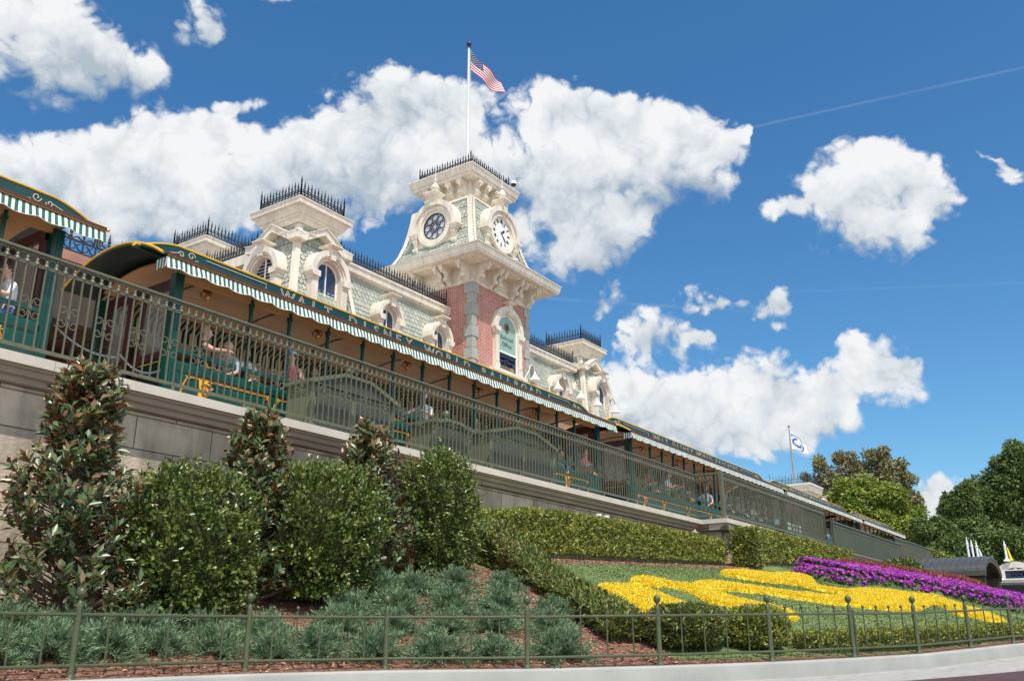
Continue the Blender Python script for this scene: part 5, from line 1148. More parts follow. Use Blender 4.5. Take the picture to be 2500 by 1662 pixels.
def hedge(name, label, path, width, mtl, dens, L, Wd, seed, group=None, base=None, rough=.05, stalks=True):
    """clipped hedge along a path of (x, y, top z); leaves in the shell of a rounded box section"""
    r_ = np.random.default_rng(seed); p = np.array(path, float); t = thing(name, (p[0][0], p[0][1], T(p[0][0], p[0][1])), label, 'hedge', group)
    s = spline(p, max(12, int(np.hypot(*(p[1:]-p[:-1])[:, :2].T).sum()*4))); tgx = np.gradient(s[:, :2], axis=0); tgx = unit(tgx); nrm = np.stack([tgx[:,1], -tgx[:,0]], 1)
    d = np.r_[0, np.cumsum(np.hypot(*(s[1:, :2]-s[:-1, :2]).T))]; Ltot = d[-1]; hmean = np.mean([q[2]-T(q[0], q[1]) for q in s])
    n = int(dens*Ltot*(2*hmean+width)); q = r_.uniform(0, 1, n)*Ltot; u = r_.uniform(0, 1, n); per = (width+2*hmean)
    def S(col): return np.interp(q, d, col)
    cx_, cy_, zt = S(s[:,0]), S(s[:,1]), S(s[:,2]); nx, ny = S(nrm[:,0]), S(nrm[:,1]); zb = terr(cx_, cy_)
    pos = u*per; hgt = zt-zb; side = np.where(pos < hmean, -1, np.where(pos > hmean+width, 1, 0))
    vv = np.where(side == -1, pos/hmean, np.where(side == 1, (per-pos)/hmean, 1.0)); off = np.where(side == 0, (pos-hmean)/width*2-1, side*1.0)
    rnd_c = np.where((vv > .82) & (side != 0), 1-(vv-.82)*.6, 1.0); topdrop = np.where(side == 0, np.abs(off)**5*.06, 0)
    wob = np.array([mnoise.noise((a*1.4, b*1.9+c*3, seed)) for a, b, c in zip(q, off, vv)]); w2 = np.array([mnoise.noise((a*4.4, b*4+c*6, seed+9)) for a, b, c in zip(q, off, vv)])
    dep = np.abs(r_.normal(0, .035, n)); hw = width/2*(1+rough*2*wob+rough*1.2*w2)*rnd_c-np.where(side != 0, dep, 0)
    P = np.c_[cx_-nx*off*hw*-1, cy_-ny*off*hw*-1, zb+.05+(hgt-.05)*vv*(1+rough*.8*wob)-topdrop-np.where(side == 0, dep, 0)]
    out = np.c_[nx*side, ny*side, np.where(side == 0, 1.0, .25)]; Dd = out*.7+r_.normal(0, .6, (n, 3))+[0, 0, .45]; Nn = unit(out+r_.normal(0, .6, (n, 3)))
    v, f, r = leafset(P-unit(Dd)*L*.45, Dd, Nn, r_.uniform(L*.7, L*1.3, n), r_.uniform(Wd*.7, Wd*1.3, n), .15, .08, np.clip(.46+.30*w2+r_.normal(0, .24, n), 0, 1))
    # ends
    npmesh('foliage', v, f, mtl, t, rnd=r)
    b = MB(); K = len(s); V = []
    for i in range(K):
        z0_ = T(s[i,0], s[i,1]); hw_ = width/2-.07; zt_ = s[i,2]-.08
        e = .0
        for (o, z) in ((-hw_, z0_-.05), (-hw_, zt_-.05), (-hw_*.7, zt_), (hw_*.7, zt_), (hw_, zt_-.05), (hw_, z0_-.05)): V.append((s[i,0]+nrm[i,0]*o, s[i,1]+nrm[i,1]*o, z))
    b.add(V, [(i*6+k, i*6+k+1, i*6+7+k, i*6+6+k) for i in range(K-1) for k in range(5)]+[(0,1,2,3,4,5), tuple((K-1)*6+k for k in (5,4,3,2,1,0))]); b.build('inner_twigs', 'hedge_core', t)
    # leaves over the two ends
    for e, sg in ((0, -1), (K-1, 1)):
        m_ = int(dens*width*(s[e,2]-T(s[e,0], s[e,1]))*1.1); o = r_.uniform(-1, 1, m_)*width/2; z0_ = T(s[e,0], s[e,1]); zz = z0_+.05+(s[e,2]-z0_-.05)*r_.uniform(0, 1, m_)
        tx, ty = tgx[e]*sg; P = np.c_[s[e,0]+nrm[e,0]*o+tx*.05, s[e,1]+nrm[e,1]*o+ty*.05, zz]; Dd = np.array([tx, ty, .5])+r_.normal(0, .6, (m_, 3)); Nn = unit(np.array([tx, ty, .3])+r_.normal(0, .6, (m_, 3)))
        v, f, r = leafset(P, Dd, Nn, r_.uniform(L*.7, L*1.3, m_), r_.uniform(Wd*.7, Wd*1.3, m_), .15, .08); npmesh('end_foliage', v, f, mtl, t, rnd=r)
    if stalks:
        b = MB()
        for i in range(0, K):
            for _ in range(2):
                o = r_.uniform(-.8, .8)*width/2; z0_ = T(s[i,0], s[i,1]); b.tube([(s[i,0]+nrm[i,0]*o, s[i,1]+nrm[i,1]*o, z0_-.03), (s[i,0]+nrm[i,0]*o*1.12+r_.normal(0, .04), s[i,1]+nrm[i,1]*o*1.12, z0_+.25)], .009, 4)
        b.build('stems', 'bark', t)
    return t
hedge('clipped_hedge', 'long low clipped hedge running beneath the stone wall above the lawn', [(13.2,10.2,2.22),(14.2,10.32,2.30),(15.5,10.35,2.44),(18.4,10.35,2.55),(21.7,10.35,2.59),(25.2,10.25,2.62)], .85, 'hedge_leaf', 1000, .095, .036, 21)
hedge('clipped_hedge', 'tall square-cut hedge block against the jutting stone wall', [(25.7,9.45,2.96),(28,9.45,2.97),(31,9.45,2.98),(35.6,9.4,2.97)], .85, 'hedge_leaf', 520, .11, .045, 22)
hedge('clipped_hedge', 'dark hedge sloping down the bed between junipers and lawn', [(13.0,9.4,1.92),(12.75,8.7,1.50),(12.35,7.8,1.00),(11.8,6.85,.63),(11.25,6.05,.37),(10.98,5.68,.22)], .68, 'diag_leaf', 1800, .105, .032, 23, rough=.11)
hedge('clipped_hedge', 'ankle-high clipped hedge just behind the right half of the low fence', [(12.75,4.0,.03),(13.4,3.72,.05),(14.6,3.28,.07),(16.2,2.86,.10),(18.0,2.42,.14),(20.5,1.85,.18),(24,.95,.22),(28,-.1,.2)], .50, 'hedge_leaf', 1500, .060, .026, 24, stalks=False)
hedge('clipped_hedge', 'thin low green hedge beyond the tall hedge, under the mesh screens', [(36.2,9.5,2.52),(38.5,9.5,2.35),(41,9.5,2.0)], .5, 'hedge_leaf', 250, .13, .05, 25, stalks=False)
bush('round_shrub', 'rounded clipped shrub below the yellow leaf-shaped bed, behind the low fence', 'shrub', 11.32, 5.05, .52, .46, .275, 'diag_leaf', 6500, .065, .026, 'rounded shrubs behind the fence', seed=31, core=.8)
bush('round_shrub', 'rounded clipped shrub behind the low fence, left of the ankle-high hedge', 'shrub', 12.15, 4.40, .42, .40, .28, 'hedge_leaf', 6000, .058, .024, 'rounded shrubs behind the fence', seed=32, core=.8)
bush('variegated_shrub', 'speckled dark shrub at the wall end beside the metal-roofed shelter', 'shrub', 45.5, 9.35, 1.15, 1.0, .95, 'holly_leaf', 3500, .16, .08, seed=33, z0=1.35, core=.75)
bush('variegated_shrub', 'reddish round shrub below the gate, just above the red-leaved border', 'shrub', 41.8, 8.3, 1.1, .9, .55, 'diag_leaf', 2500, .13, .06, seed=34, z0=1.45, core=.75)

# junipers: three feathery plants built once each, then copied
def juniper(seed, r=.40, h=.42):
    r_ = np.random.default_rng(seed); sets = []
    for k in range(95):
        a = r_.uniform(0, 2*PI); el = r_.uniform(.05, 1.40); Lb = r*r_.uniform(.75, 1.2)*(1.0 if el < .9 else .95)
        ax = np.array([math.cos(a)*math.cos(el), math.sin(a)*math.cos(el), math.sin(el)*h/r*1.0]); m_ = 58
        tt = np.sort(r_.uniform(.12, 1, m_)); bend = np.array([0, 0, -.16]); base = ax*Lb*tt[:, None]+bend*(tt[:, None]**2)+r_.normal(0, .012, (m_, 3))
        ang = r_.uniform(0, 2*PI, m_); pr = unit(np.cross(ax, [0, 0, 1.])); pq = unit(np.cross(pr, ax)); sd = pr*np.cos(ang)[:, None]+pq*np.sin(ang)[:, None]*.7
        Dd = unit(ax)*.9+sd*.8+np.array([0, 0, .12]); sets.append(leafset(base, Dd, unit(rand_dirs(m_)), r_.uniform(.06, .12, m_)*(1.1-.5*tt), r_.uniform(.0075, .0135, m_), .1, .12, np.clip(r_.normal(.5, .22, m_)+.2*(tt-.5), 0, 1)))
    return merge(sets)
JP = [('front',[(3.9,9.0),(4.35,8.85),(4.95,8.75),(5.50,8.72),(6.05,8.62),(6.62,8.45),(7.12,8.12),(7.62,7.92),(8.12,7.55),(8.62,7.0),(9.05,6.5),(9.62,5.92)]),
      ('second',[(4.3,9.6),(4.9,9.45),(5.45,9.3),(6.1,9.05),(6.75,8.85),(7.4,8.6),(8.35,8.35),(8.95,7.95),(9.5,7.55),(10.0,7.15),(10.5,6.62)]),
      ('third',[(8.9,8.75),(9.55,8.45),(10.1,7.95),(10.7,7.55),(11.15,7.0)]),
      ('back',[(9.7,9.0),(10.35,8.85),(11.0,8.6),(11.55,8.1)])]
ORD = ['first','second','third','fourth','fifth','sixth','seventh','eighth','ninth','tenth','eleventh','twelfth','thirteenth']
protos = []
for k in range(3):
    protos.append(juniper(50+k))
jm = {}
for row, pts in JP:
    for i, (x, y) in enumerate(pts):
        k = (i*7+len(row)) % 3
        z = T(x, y)
        if k not in jm:
            v, f, r = protos[k]; o = npmesh('juniper_shrub', v, f, 'juniper_leaf', rnd=r); jm[k] = o
        else: o = jm[k].copy(); COL.objects.link(o)
        s = random.uniform(.98, 1.26); o.location = (x, y, z+.01); o.rotation_euler = (0, 0, random.uniform(0, 6.28)); o.scale = (s, s, s*random.uniform(.9, 1.1))
        tag(o, 'feathery blue green juniper, %s from the left in the %s row up from the fence' % (ORD[i], row if row != 'back' else 'topmost'), 'shrub', 'junipers in the bark mulch')

# ------------------------------------------------------------------ flower beds
def edge_dist(x, y, poly):
    d = np.full(x.shape, 1e9)
    for (ax, ay), (bx, by) in zip(poly, poly[1:]+poly[:1]):
        vx, vy = bx-ax, by-ay; t = np.clip(((x-ax)*vx+(y-ay)*vy)/(vx*vx+vy*vy+1e-9), 0, 1); d = np.minimum(d, np.hypot(x-ax-t*vx, y-ay-t*vy))
    return d
def flower_bed(name, label, poly, h, dens, mtl, L, Wd, seed, core='bed_green', rim=.05, flowers=None, cell=.07):
    r_ = np.random.default_rng(seed); P_ = np.array(poly); lo, hi = P_.min(0), P_.max(0); t = thing(name, (float(P_[:,0].mean()), float(P_[:,1].mean()), T(P_[:,0].mean(), P_[:,1].mean())), label, 'flower bed', None)
    def height(x, y): e = edge_dist(x, y, poly); return h*np.clip(e/rim, 0, 1)**.45*(1+.10*np.array([mnoise.noise((a*2.5, b*2.5, seed)) for a, b in zip(x, y)]))
    gx, gy = np.meshgrid(np.arange(lo[0], hi[0], cell), np.arange(lo[1], hi[1], cell), indexing='ij'); sh_ = gx.shape
    ins = inpoly(gx.ravel(), gy.ravel(), poly); zz = terr(gx.ravel(), gy.ravel()); hh = np.zeros(len(zz)); hh[ins] = height(gx.ravel()[ins], gy.ravel()[ins]); zz = np.where(ins, zz+hh*.80-.02, zz-.03)
    I = np.arange(sh_[0]*sh_[1]).reshape(sh_); q = np.stack([I[:-1,:-1].ravel(), I[1:,:-1].ravel(), I[1:,1:].ravel(), I[:-1,1:].ravel()], 1); q = q[ins[q].any(1)]
    us, inv = np.unique(q, return_inverse=True); npmesh('foliage_mass', np.c_[gx.ravel(), gy.ravel(), zz][us], inv.reshape(q.shape), core, t, rnd=np.clip(r_.normal(.40, .12, len(us)), 0, 1), smooth=True)  # darker tone than the leaves, standing in for shade on the bed sides
    area = ins.sum()*cell*cell; n = int(dens*area); x = r_.uniform(lo[0], hi[0], n*12); y = r_.uniform(lo[1], hi[1], n*12); ok = inpoly(x, y, poly); x, y = x[ok][:n], y[ok][:n]; n = len(x)
    hz = height(x, y); e = edge_dist(x, y, poly); z = terr(x, y)+hz*np.where(e < rim, r_.uniform(.55, 1.0, n), 1.0)
    gxn = (height(x+.02, y)-height(x-.02, y))/.04; gyn = (height(x, y+.02)-height(x, y-.02))/.04; up = unit(np.c_[-gxn, -gyn, np.ones(n)])
    sets = []
    for k in range(3):
        Dd = up*.9+r_.normal(0, .5, (n, 3)); low = np.clip(hz/h, .3, 1)
        sets.append(leafset(np.c_[x, y, z-.03]+r_.normal(0, .012, (n, 3)), Dd, unit(rand_dirs(n)), r_.uniform(L*.7, L*1.25, n), r_.uniform(Wd*.7, Wd*1.25, n), .15, .1, np.clip(r_.normal(.62, .2, n)*np.where(e < rim*.6, .75, 1), 0, 1)))
    v, f, r = merge(sets); npmesh('leaves', v, f, mtl, t, rnd=r)
    if flowers:
        m_ = int(n*flowers[1]); ix = r_.integers(0, n, m_); c = np.c_[x[ix], y[ix], z[ix]+.03]+r_.normal(0, .02, (m_, 3)); sets = []; fn = unit(up[ix]+r_.normal(0, .5, (m_, 3))+[-.35, -.45, 0])
        a1 = unit(np.cross(fn, rand_dirs(m_))); a2 = np.cross(fn, a1); rr = r_.random(m_)
        for k in range(5):
            an = 2*PI*k/5; dd = a1*math.cos(an)+a2*math.sin(an)+fn*.25; sets.append(leafset(c, dd, fn, flowers[2], flowers[2]*.95, .0, -.1, rr))
        v, f, r = merge(sets); npmesh('blossoms', v, f, flowers[0], t, rnd=r)
    return t
RIB = [(14.41,7.41),(14.9,7.64),(15.44,7.71),(15.58,7.49),(15.68,7.17),(16.01,7.0),(16.44,7.12),(17.18,7.16),(17.5,7.10),(17.75,6.95),(17.94,6.72),(18.31,6.37),(18.9,6.0),(19.53,5.63),(20.53,5.39),(21.3,5.50),(21.9,5.72),(21.75,5.90),(21.5,6.06),(21.3,6.29),(21.45,6.70),(21.2,7.0),(20.45,7.13),(20.15,7.5),(19.95,7.85),(20.15,8.05),(20.7,8.2),(22.0,8.3),(22.75,8.07),(23.0,7.85),(24.4,7.93),(25.2,7.80),(24.61,7.3),(23.6,6.95),(22.8,6.68),(22.0,6.40),(21.9,6.12),(22.3,5.95),(24.16,5.91),(25.6,5.72),(26.02,5.14),(26.08,4.66),(26.01,4.17),(25.41,3.92),(24.82,3.67),(24.2,3.2),(23.05,2.83),(22.3,2.60),(22.15,2.80),(22.14,3.08),(22.24,3.36),(22.27,3.58),(23.06,3.76),(24.27,4.2),(24.33,4.39),(23.56,4.35),(21.86,4.19),(21.16,4.22),(20.01,4.41),(19.56,4.71),(19.08,4.96),(18.71,5.2),(18.37,5.58),(17.99,5.95),(17.86,6.23),(17.37,6.47),(17.08,6.63),(16.7,6.68),(16.1,6.45),(15.73,6.11),(15.74,5.74),(15.9,5.5),(15.78,5.12),(15.62,4.93),(15.35,4.87),(15.10,5.0),(14.88,5.3),(14.70,5.70),(14.80,6.10),(15.06,6.45),(15.40,6.68),(15.5,6.9),(15.46,7.12),(15.2,7.22),(14.75,7.25)]
flower_bed('scroll_flower_bed', 'long curling yellow flower bed with two arms, sweeping across the lawn', RIB, .120, 2600, 'yellow_leaf', .040, .019, 61, core='yellow_leaf', cell=.045)
flower_bed('leaf_flower_bed', 'leaf-shaped yellow flower bed at the lower end of the sloping hedge', [(12.94,7.31),(13.4,7.40),(13.85,7.29),(14.13,7.07),(14.02,6.66),(13.78,6.23),(13.70,5.85),(13.5,5.55),(13.1,5.42),(12.7,5.55),(12.35,5.9),(12.36,6.4),(12.7,6.8)], .125, 2800, 'yellow_leaf', .040, .019, 62, core='yellow_leaf', cell=.045)
flower_bed('petunia_bed', 'band of purple petunias over the hill, behind the yellow bed', [(25.7,8.15),(27.0,8.35),(27.9,8.25),(29.3,7.7),(30.6,6.9),(31.4,5.9),(31.6,4.7),(31.0,3.4),(30.0,2.2),(28.4,1.9),(27.0,2.3),(26.6,2.75),(27.0,3.5),(27.4,4.2),(27.2,5.0),(26.8,5.6),(26.0,6.1),(25.3,6.55),(25.3,7.1),(25.5,7.7)], .30, 330, 'bed_green', .10, .05, 63, core='bed_green', rim=.2, flowers=('purple_petal', 1.35, .050), cell=.12)
flower_bed('red_leaf_border', 'reddish leafy border behind the purple petunias', [(29.2,8.0),(31.5,8.6),(36,8.9),(39,8.6),(40,7.4),(39,6.0),(36,5.2),(33.4,4.2),(32.1,4.2),(31.9,5.9),(31.1,7.0)], .34, 170, 'red_leaf', .13, .07, 64, core='red_leaf', rim=.25, cell=.18)

# ------------------------------------------------------------------ background trees
def tree(name, label, x, y, z0, ht, blobs, mtl, n, L, trunk_r, seed, barkm='bark', fill=.55, group=None):
    r_ = np.random.default_rng(seed); t = thing(name, (x, y, z0), label, 'tree', group); b = MB()
    zt = z0+ht*.45
    b.tube([(x, y, z0-.3), (x+.2, y, z0+ht*.2), (x-.1, y+.2, zt)], [trunk_r, trunk_r*.8, trunk_r*.55], 8)
    for (bx, by, bz, br) in blobs[::3]:
        a = Vector((x-.1, y+.2, z0+min(ht*.5, max(ht*.15, (bz-z0)*.45)))); e = Vector((bx, by, bz)); m_ = a.lerp(e, .55)+Vector((0, 0, -.05*ht)); b.tube([a, m_, e], [trunk_r*.4, trunk_r*.22, trunk_r*.06], 5)
    b.build('trunk', barkm, t)
    vol = np.array([q[3]**1.8 for q in blobs]); vol = vol/vol.sum(); sets = []
    for (bx, by, bz, br), w_ in zip(blobs, vol):
        m_ = int(n*w_); d = rand_dirs(m_); ns = np.array([mnoise.noise(tuple(q*2.2+bx)) for q in d]); n2 = np.array([mnoise.noise(tuple(q*5.0+bz)) for q in d])
        rr = br*(1+.30*ns+.22*n2)*(1-np.abs(r_.normal(0, 1-fill, m_))*.45); P = np.array([bx, by, bz])+d*rr[:, None]*[1, 1, .82]
        keep = n2+ns*.5 > -.33; P, d, m2 = P[keep], d[keep], n2[keep]; k = len(P)
        Dd = d+r_.normal(0, .7, (k, 3))+[0, 0, -.15]; Nn = unit(d+[0, 0, .7]+r_.normal(0, .6, (k, 3)))
        sets.append(leafset(P, Dd, Nn, r_.uniform(L*.6, L*1.3, k), r_.uniform(L*.35, L*.6, k), .15, .15, np.clip(.5+.35*m2+r_.normal(0, .18, k), 0, 1)))
    v, f, r = merge(sets); npmesh('crown', v, f, mtl, t, rnd=r); return t
def blobs_px(lst, Dst):
    out = []
    for (px, py, rpx) in lst:
        d = cF+cR*((px-1250)/F_PX)+cU*((831-py)/F_PX); s = Dst/math.hypot(d.x, d.y); q = d*s; R = rpx/F_PX*Dst; out.append((q.x, q.y, q.z, R*.62))
        for k in range(5):
            g_ = Vector((random.gauss(0, 1), random.gauss(0, 1), random.gauss(0, 1))).normalized(); out.append((q.x+g_.x*R*.72, q.y+g_.y*R*.72, q.z+g_.z*R*.62, R*random.uniform(.30, .52)))
    return out
def treepx(name, label, px, lst, Dst, mtl, n, L, tr, seed, barkm='bark', fill=.55, group='trees beyond the wall'):
    d = cF+cR*((px-1250)/F_PX)+cU*((831-1400)/F_PX); s = Dst/math.hypot(d.x, d.y); bl = blobs_px(lst, Dst); top = max(q[2]+q[3] for q in bl)
    return tree(name, label, d.x*s, d.y*s, -.6, top+.6, bl, mtl, n, L, tr, seed, barkm, fill, group)
treepx('eucalyptus_tree', 'tall open grey olive tree behind the round bright green tree', 2085, [(2000,1130,21),(2020,1170,32),(1985,1190,20),(2065,1120,24),(2060,1160,32),(2105,1145,28),(2130,1112,24),(2150,1105,20),(2120,1180,37),(2160,1150,28),(2195,1140,21),(2185,1185,33),(2215,1175,20),(2215,1215,28),(2240,1230,17),(1965,1205,16),(2010,1215,28),(1940,1195,12),(1968,1162,11),(2250,1280,20),(2160,1220,37),(2060,1210,33)], 128, 'tree_olive', 21000, .50, .5, 71, 'bark_pale', .60)
treepx('round_tree', 'round bright yellow green tree behind the far train cars', 2130, [(2090,1195,42),(2150,1200,44),(2050,1225,46),(2110,1240,60),(2180,1235,50),(2215,1260,40),(2020,1240,30),(2060,1270,44),(2140,1290,60),(2200,1300,52),(2230,1290,30),(2005,1235,20),(2170,1340,50),(2225,1335,36)], 112, 'tree_bright', 52000, .46, .45, 72)
treepx('broad_tree', 'small mid green tree between the bright tree and the dark woods', 2280, [(2265,1300,34),(2290,1280,30),(2310,1310,36),(2275,1340,40),(2240,1350,32),(2320,1350,40),(2350,1360,34)], 104, 'tree_mid', 24000, .42, .4, 73)
treepx('broad_tree', 'tall dark green tree at the right edge of the photograph', 2470, [(2490,1110,40),(2460,1140,34),(2430,1160,36),(2500,1160,50),(2400,1195,34),(2450,1190,46),(2495,1215,60),(2430,1240,52),(2540,1180,60),(2380,1230,30),(2415,1300,60),(2480,1290,66),(2540,1280,70)], 116, 'tree_dark', 52000, .46, .55, 74, fill=.6)
treepx('broad_tree', 'dark round tree stepping down left of the tallest right-hand tree', 2345, [(2340,1220,34),(2365,1205,28),(2315,1245,30),(2350,1262,44),(2325,1290,40),(2380,1290,46),(2360,1330,46)], 110, 'tree_dark', 30000, .44, .4, 75, fill=.6)
treepx('broad_tree', 'leafy tree low on the right, directly behind the shelter roof and spires', 2430, [(2400,1340,46),(2450,1335,50),(2490,1345,52),(2350,1375,36),(2420,1385,46),(2480,1390,50),(2530,1350,60),(2310,1385,30)], 92, 'tree_mid', 34000, .36, .4, 76)
hedge('clipped_hedge', 'brownish trimmed hedge at the very end of the wall beyond the mesh screens', [(67.0,12.9,5.5),(67.0,11.8,5.35),(67.0,10.9,5.0),(67.0,9.7,4.45)], 1.0, 'red_hedge' if 'red_hedge' in M else 'hedge_leaf', 120, .25, .1, 26, stalks=False)

# ------------------------------------------------------------------ people riding the train
def person(label, head, yaw, shirt, hair, skin='skin', pants='denim', scale=1.0, lean=0., turn=0., arms=('lap', 'rail'), sleeves=True, hairstyle='short', cap=None, glasses=False):
    """seated figure grown with a skin modifier from its joints; head = world position of the head centre"""
    s = scale; root_z = -.70*s
    X = Matrix.Translation(head) @ Matrix.Rotation(yaw, 4, 'Z')     # local +y is the way the person faces
    V = []; E = []; Rr = []; Z = []
    ly_ = -PI/2 if math.sin(-yaw) > 0 or abs(math.sin(yaw)) < 1e-6 else PI/2; dl = ly_-yaw; lc, ls = math.cos(dl), math.sin(dl)   # legs lie along the car
    def v(p, r, zone, par=None):
        V.append(Vector(p)*s); Rr.append((r*s, r*s)) if not isinstance(r, tuple) else Rr.append((r[0]*s, r[1]*s)); Z.append(zone)
        if par is not None: E.append((par, len(V)-1))
        return len(V)-1
    ly = lean
    pel = v((0, -.10, -.72), (.15, .12), 'pants'); wai = v((0, -.10+ly*.3, -.56), (.135, .105), 'shirt', pel); che = v((0, -.08+ly*.7, -.36), (.165, .12), 'shirt', wai); sho = v((0, -.05+ly, -.24), (.125, .085), 'shirt', che)
    nk = v((0, -.03+ly*.6, -.14), .052, 'skin', sho); jw = v((0, .0, -.07), (.066, .075), 'skin', nk); md = v((0, -.005, .01), (.078, .094), 'skin', jw); tp = v((0, -.015, .075), (.068, .082), 'skin', md); v((0, -.015, .118), (.03, .035), 'skin', tp)
    ns = v((0, .088, -.015), (.014, .014), 'skin', md); v((0, .112, -.032), (.012, .012), 'skin', ns)
    for sx in (-1, 1): e_ = v((sx*.078, -.01, -.01), (.012, .018), 'skin', md); v((sx*.092, -.018, .0), (.006, .014), 'skin', e_)
    for sx, pose in zip((-1, 1), arms):
        a = v((sx*.19, -.05+ly, -.26), .056, 'shirt', sho)
        if pose == 'up': el, wr = (sx*.30, .10+ly, -.30), (sx*.27, .22+ly, -.06)
        elif pose == 'rail': el, wr = (sx*.27, .05+ly*.6, -.48), (sx*.20, .27+ly*.5, -.42)
        elif pose == 'out': el, wr = (sx*.34, .10+ly, -.38), (sx*.50, .26+ly, -.42)
        else: el, wr = (sx*.25, -.01+ly*.6, -.50), (sx*.12, .22, -.60)
        b_ = v(el, .040, 'shirt' if sleeves else 'skin', a); w_ = v(wr, .027, 'skin', b_)
        d = (Vector(wr)-Vector(el)).normalized(); sd = d.cross(Vector((0, 0, 1))).normalized() if abs(d.z) < .9 else Vector((1, 0, 0)); nn = sd.cross(d)
        pm = v(Vector(wr)+d*.055, (.034, .018), 'skin', w_)
        for k, (o, L) in enumerate(((-.028, .060), (-.010, .072), (.009, .068), (.027, .055))):
            f0 = v(Vector(wr)+d*.092+sd*o, .0088, 'skin', pm); f1 = v(Vector(wr)+d*(.092+L*.55)+sd*o*1.1-nn*.010, .008, 'skin', f0); v(Vector(wr)+d*(.092+L)+sd*o*1.15-nn*.026, .0065, 'skin', f1)
        t0 = v(Vector(wr)+d*.045+sd*(-.036*sx)-nn*.004, .010, 'skin', pm); v(Vector(wr)+d*.085+sd*(-.056*sx)-nn*.014, .0085, 'skin', t0)
    for sx in (-1, 1):
        q = lambda a, b_, c: (a*lc-b_*ls, -.1+a*ls+b_*lc, c)
        h_ = v(q(sx*.10, .04, -.74), .088, 'pants', pel); kn = v(q(sx*.13, .44, -.72), .062, 'pants', h_); an = v(q(sx*.13, .46, -1.10), .044, 'pants', kn); v(q(sx*.14, .56, -1.16), .042, 'shoe', an)
    me = bpy.data.meshes.new('body'); me.from_pydata([tuple(p) for p in V], E, []); o = bpy.data.objects.new('tmp_body', me); COL.objects.link(o)
    sk = o.modifiers.new('s', 'SKIN'); sk.use_smooth_shade = True; ss = o.modifiers.new('u', 'SUBSURF'); ss.levels = 1; ss.render_levels = 1
    for i, sv in enumerate(me.skin_vertices[0].data): sv.radius = Rr[i]; sv.use_root = (i == 0)
    dg = bpy.context.evaluated_depsgraph_get(); m2 = bpy.data.meshes.new_from_object(o.evaluated_get(dg)); bpy.data.objects.remove(o)
    zones = ['skin', 'shirt', 'pants', 'shoe']; J = np.array([tuple(p) for p in V])
    segs = [(J[a], J[b], Z[b]) for a, b in E]; m2.materials.clear()
    for m_ in (skin, shirt, pants, 'cloth_black'): m2.materials.append(M[m_])
    cen = np.array([tuple(p.center) for p in m2.polygons]); best = np.full(len(cen), 1e9); zi = np.zeros(len(cen), int)
    for a, b, z in segs:
        ab = b-a; t_ = np.clip(((cen-a)@ab)/(ab@ab), 0, 1); d_ = np.linalg.norm(cen-a-t_[:, None]*ab, axis=1); up = d_ < best; best[up] = d_[up]; zi[up] = zones.index(z)
    m2.polygons.foreach_set('material_index', zi.astype(np.int32)); m2.polygons.foreach_set('use_smooth', [True]*len(m2.polygons))
    for p in m2.vertices: p.co = X @ p.co
    base = tuple(X @ Vector((0, -.1, -.85*s)))
    t = thing('person', base, label, 'person', 'riders seated in the train')
    for p in m2.vertices: p.co = p.co-Vector(base)
    m2.name = 'body'; ob = bpy.data.objects.new('body', m2); COL.objects.link(ob); ob.parent = t; BASE[ob.name] = base
    def shell(fn, n1=14, n2=9, zmin=-9):
        b = MB(); b.X = X; VV = []
        for i in range(n2+1):
            ph = PI*i/n2
            for k in range(n1):
                th = 2*PI*k/n1; d = Vector((math.sin(ph)*math.cos(th), math.sin(ph)*math.sin(th), math.cos(ph))); VV.append(fn(d))
        b.add(VV, [(i*n1+k, i*n1+(k+1) % n1, (i+1)*n1+(k+1) % n1, (i+1)*n1+k) for i in range(n2) for k in range(n1)]); return b
    def hair_pt(d):
        r = 1.0+.05*mnoise.noise(tuple(d*6)); z = d.z*.118+.03
        if d.y > .25 and d.z < .55: y_ = min(d.y*.104, .055)
        else: y_ = d.y*.108
        if d.z < 0 and hairstyle == 'long': z = d.z*.24+.03; y_ = y_*.9-.03*(1 if d.y < 0 else .6)
        if d.z < -.25 and hairstyle == 'short': z = -.03+.03*d.z*.3
        return Vector((d.x*.092*r, y_-.022, z))*s
    if hairstyle != 'bald':
        shell(hair_pt).build('hair', hair, t, smooth=True)
    if cap:
        shell(lambda d: Vector((d.x*.099, d.y*.116-.012, max(d.z, -.05)*.095+.06))*s).build('cap', cap, t, smooth=True)
        b = MB(); b.X = X; b.prism([(-.07*s, .07*s), (.07*s, .07*s), (.055*s, .155*s), (0, .175*s), (-.055*s, .155*s)], 'z', .055*s, .065*s); b.build('cap_brim', cap, t)
    b = MB(); b.X = X
    for sx in (-1, 1): b.ball(tuple(Vector((sx*.031, .083, .012))*s), .0125*s, 8)
    b.build('eyes', 'eye_dark', t); b = MB(); b.X = X; b.tube([tuple(Vector(q)*s) for q in ((-.026, .079, -.064), (0, .087, -.067), (.026, .079, -.064))], .006*s, 5); b.build('mouth', 'lip', t)
    if glasses:
        b = MB(); b.X = X
        for sx in (-1, 1): b.ball(tuple(Vector((sx*.034, .07, .095))*s), .026*s, 8, sz=.7)
        b.tube([tuple(Vector(q)*s) for q in ((-.085, -.02, .06), (-.06, .06, .095), (.06, .06, .095), (.085, -.02, .06))], .004*s, 4); b.build('sunglasses', 'cloth_black', t)
    return t
FX, FM = -PI/2, PI/2     # facing +x (right), facing -x (left)
person('boy with cropped brown hair in a white shirt, riding in the leftmost car', (5.62, 12.50, 4.93), FM, 'cloth_white', 'hair_brown', scale=.92, arms=('rail', 'lap'))
person('blond woman in black turned away, arm out over the nearest whole car side', (9.02, 12.52, 4.93), FX-.5, 'cloth_black', 'hair_blond', sleeves=False, arms=('lap', 'out'))
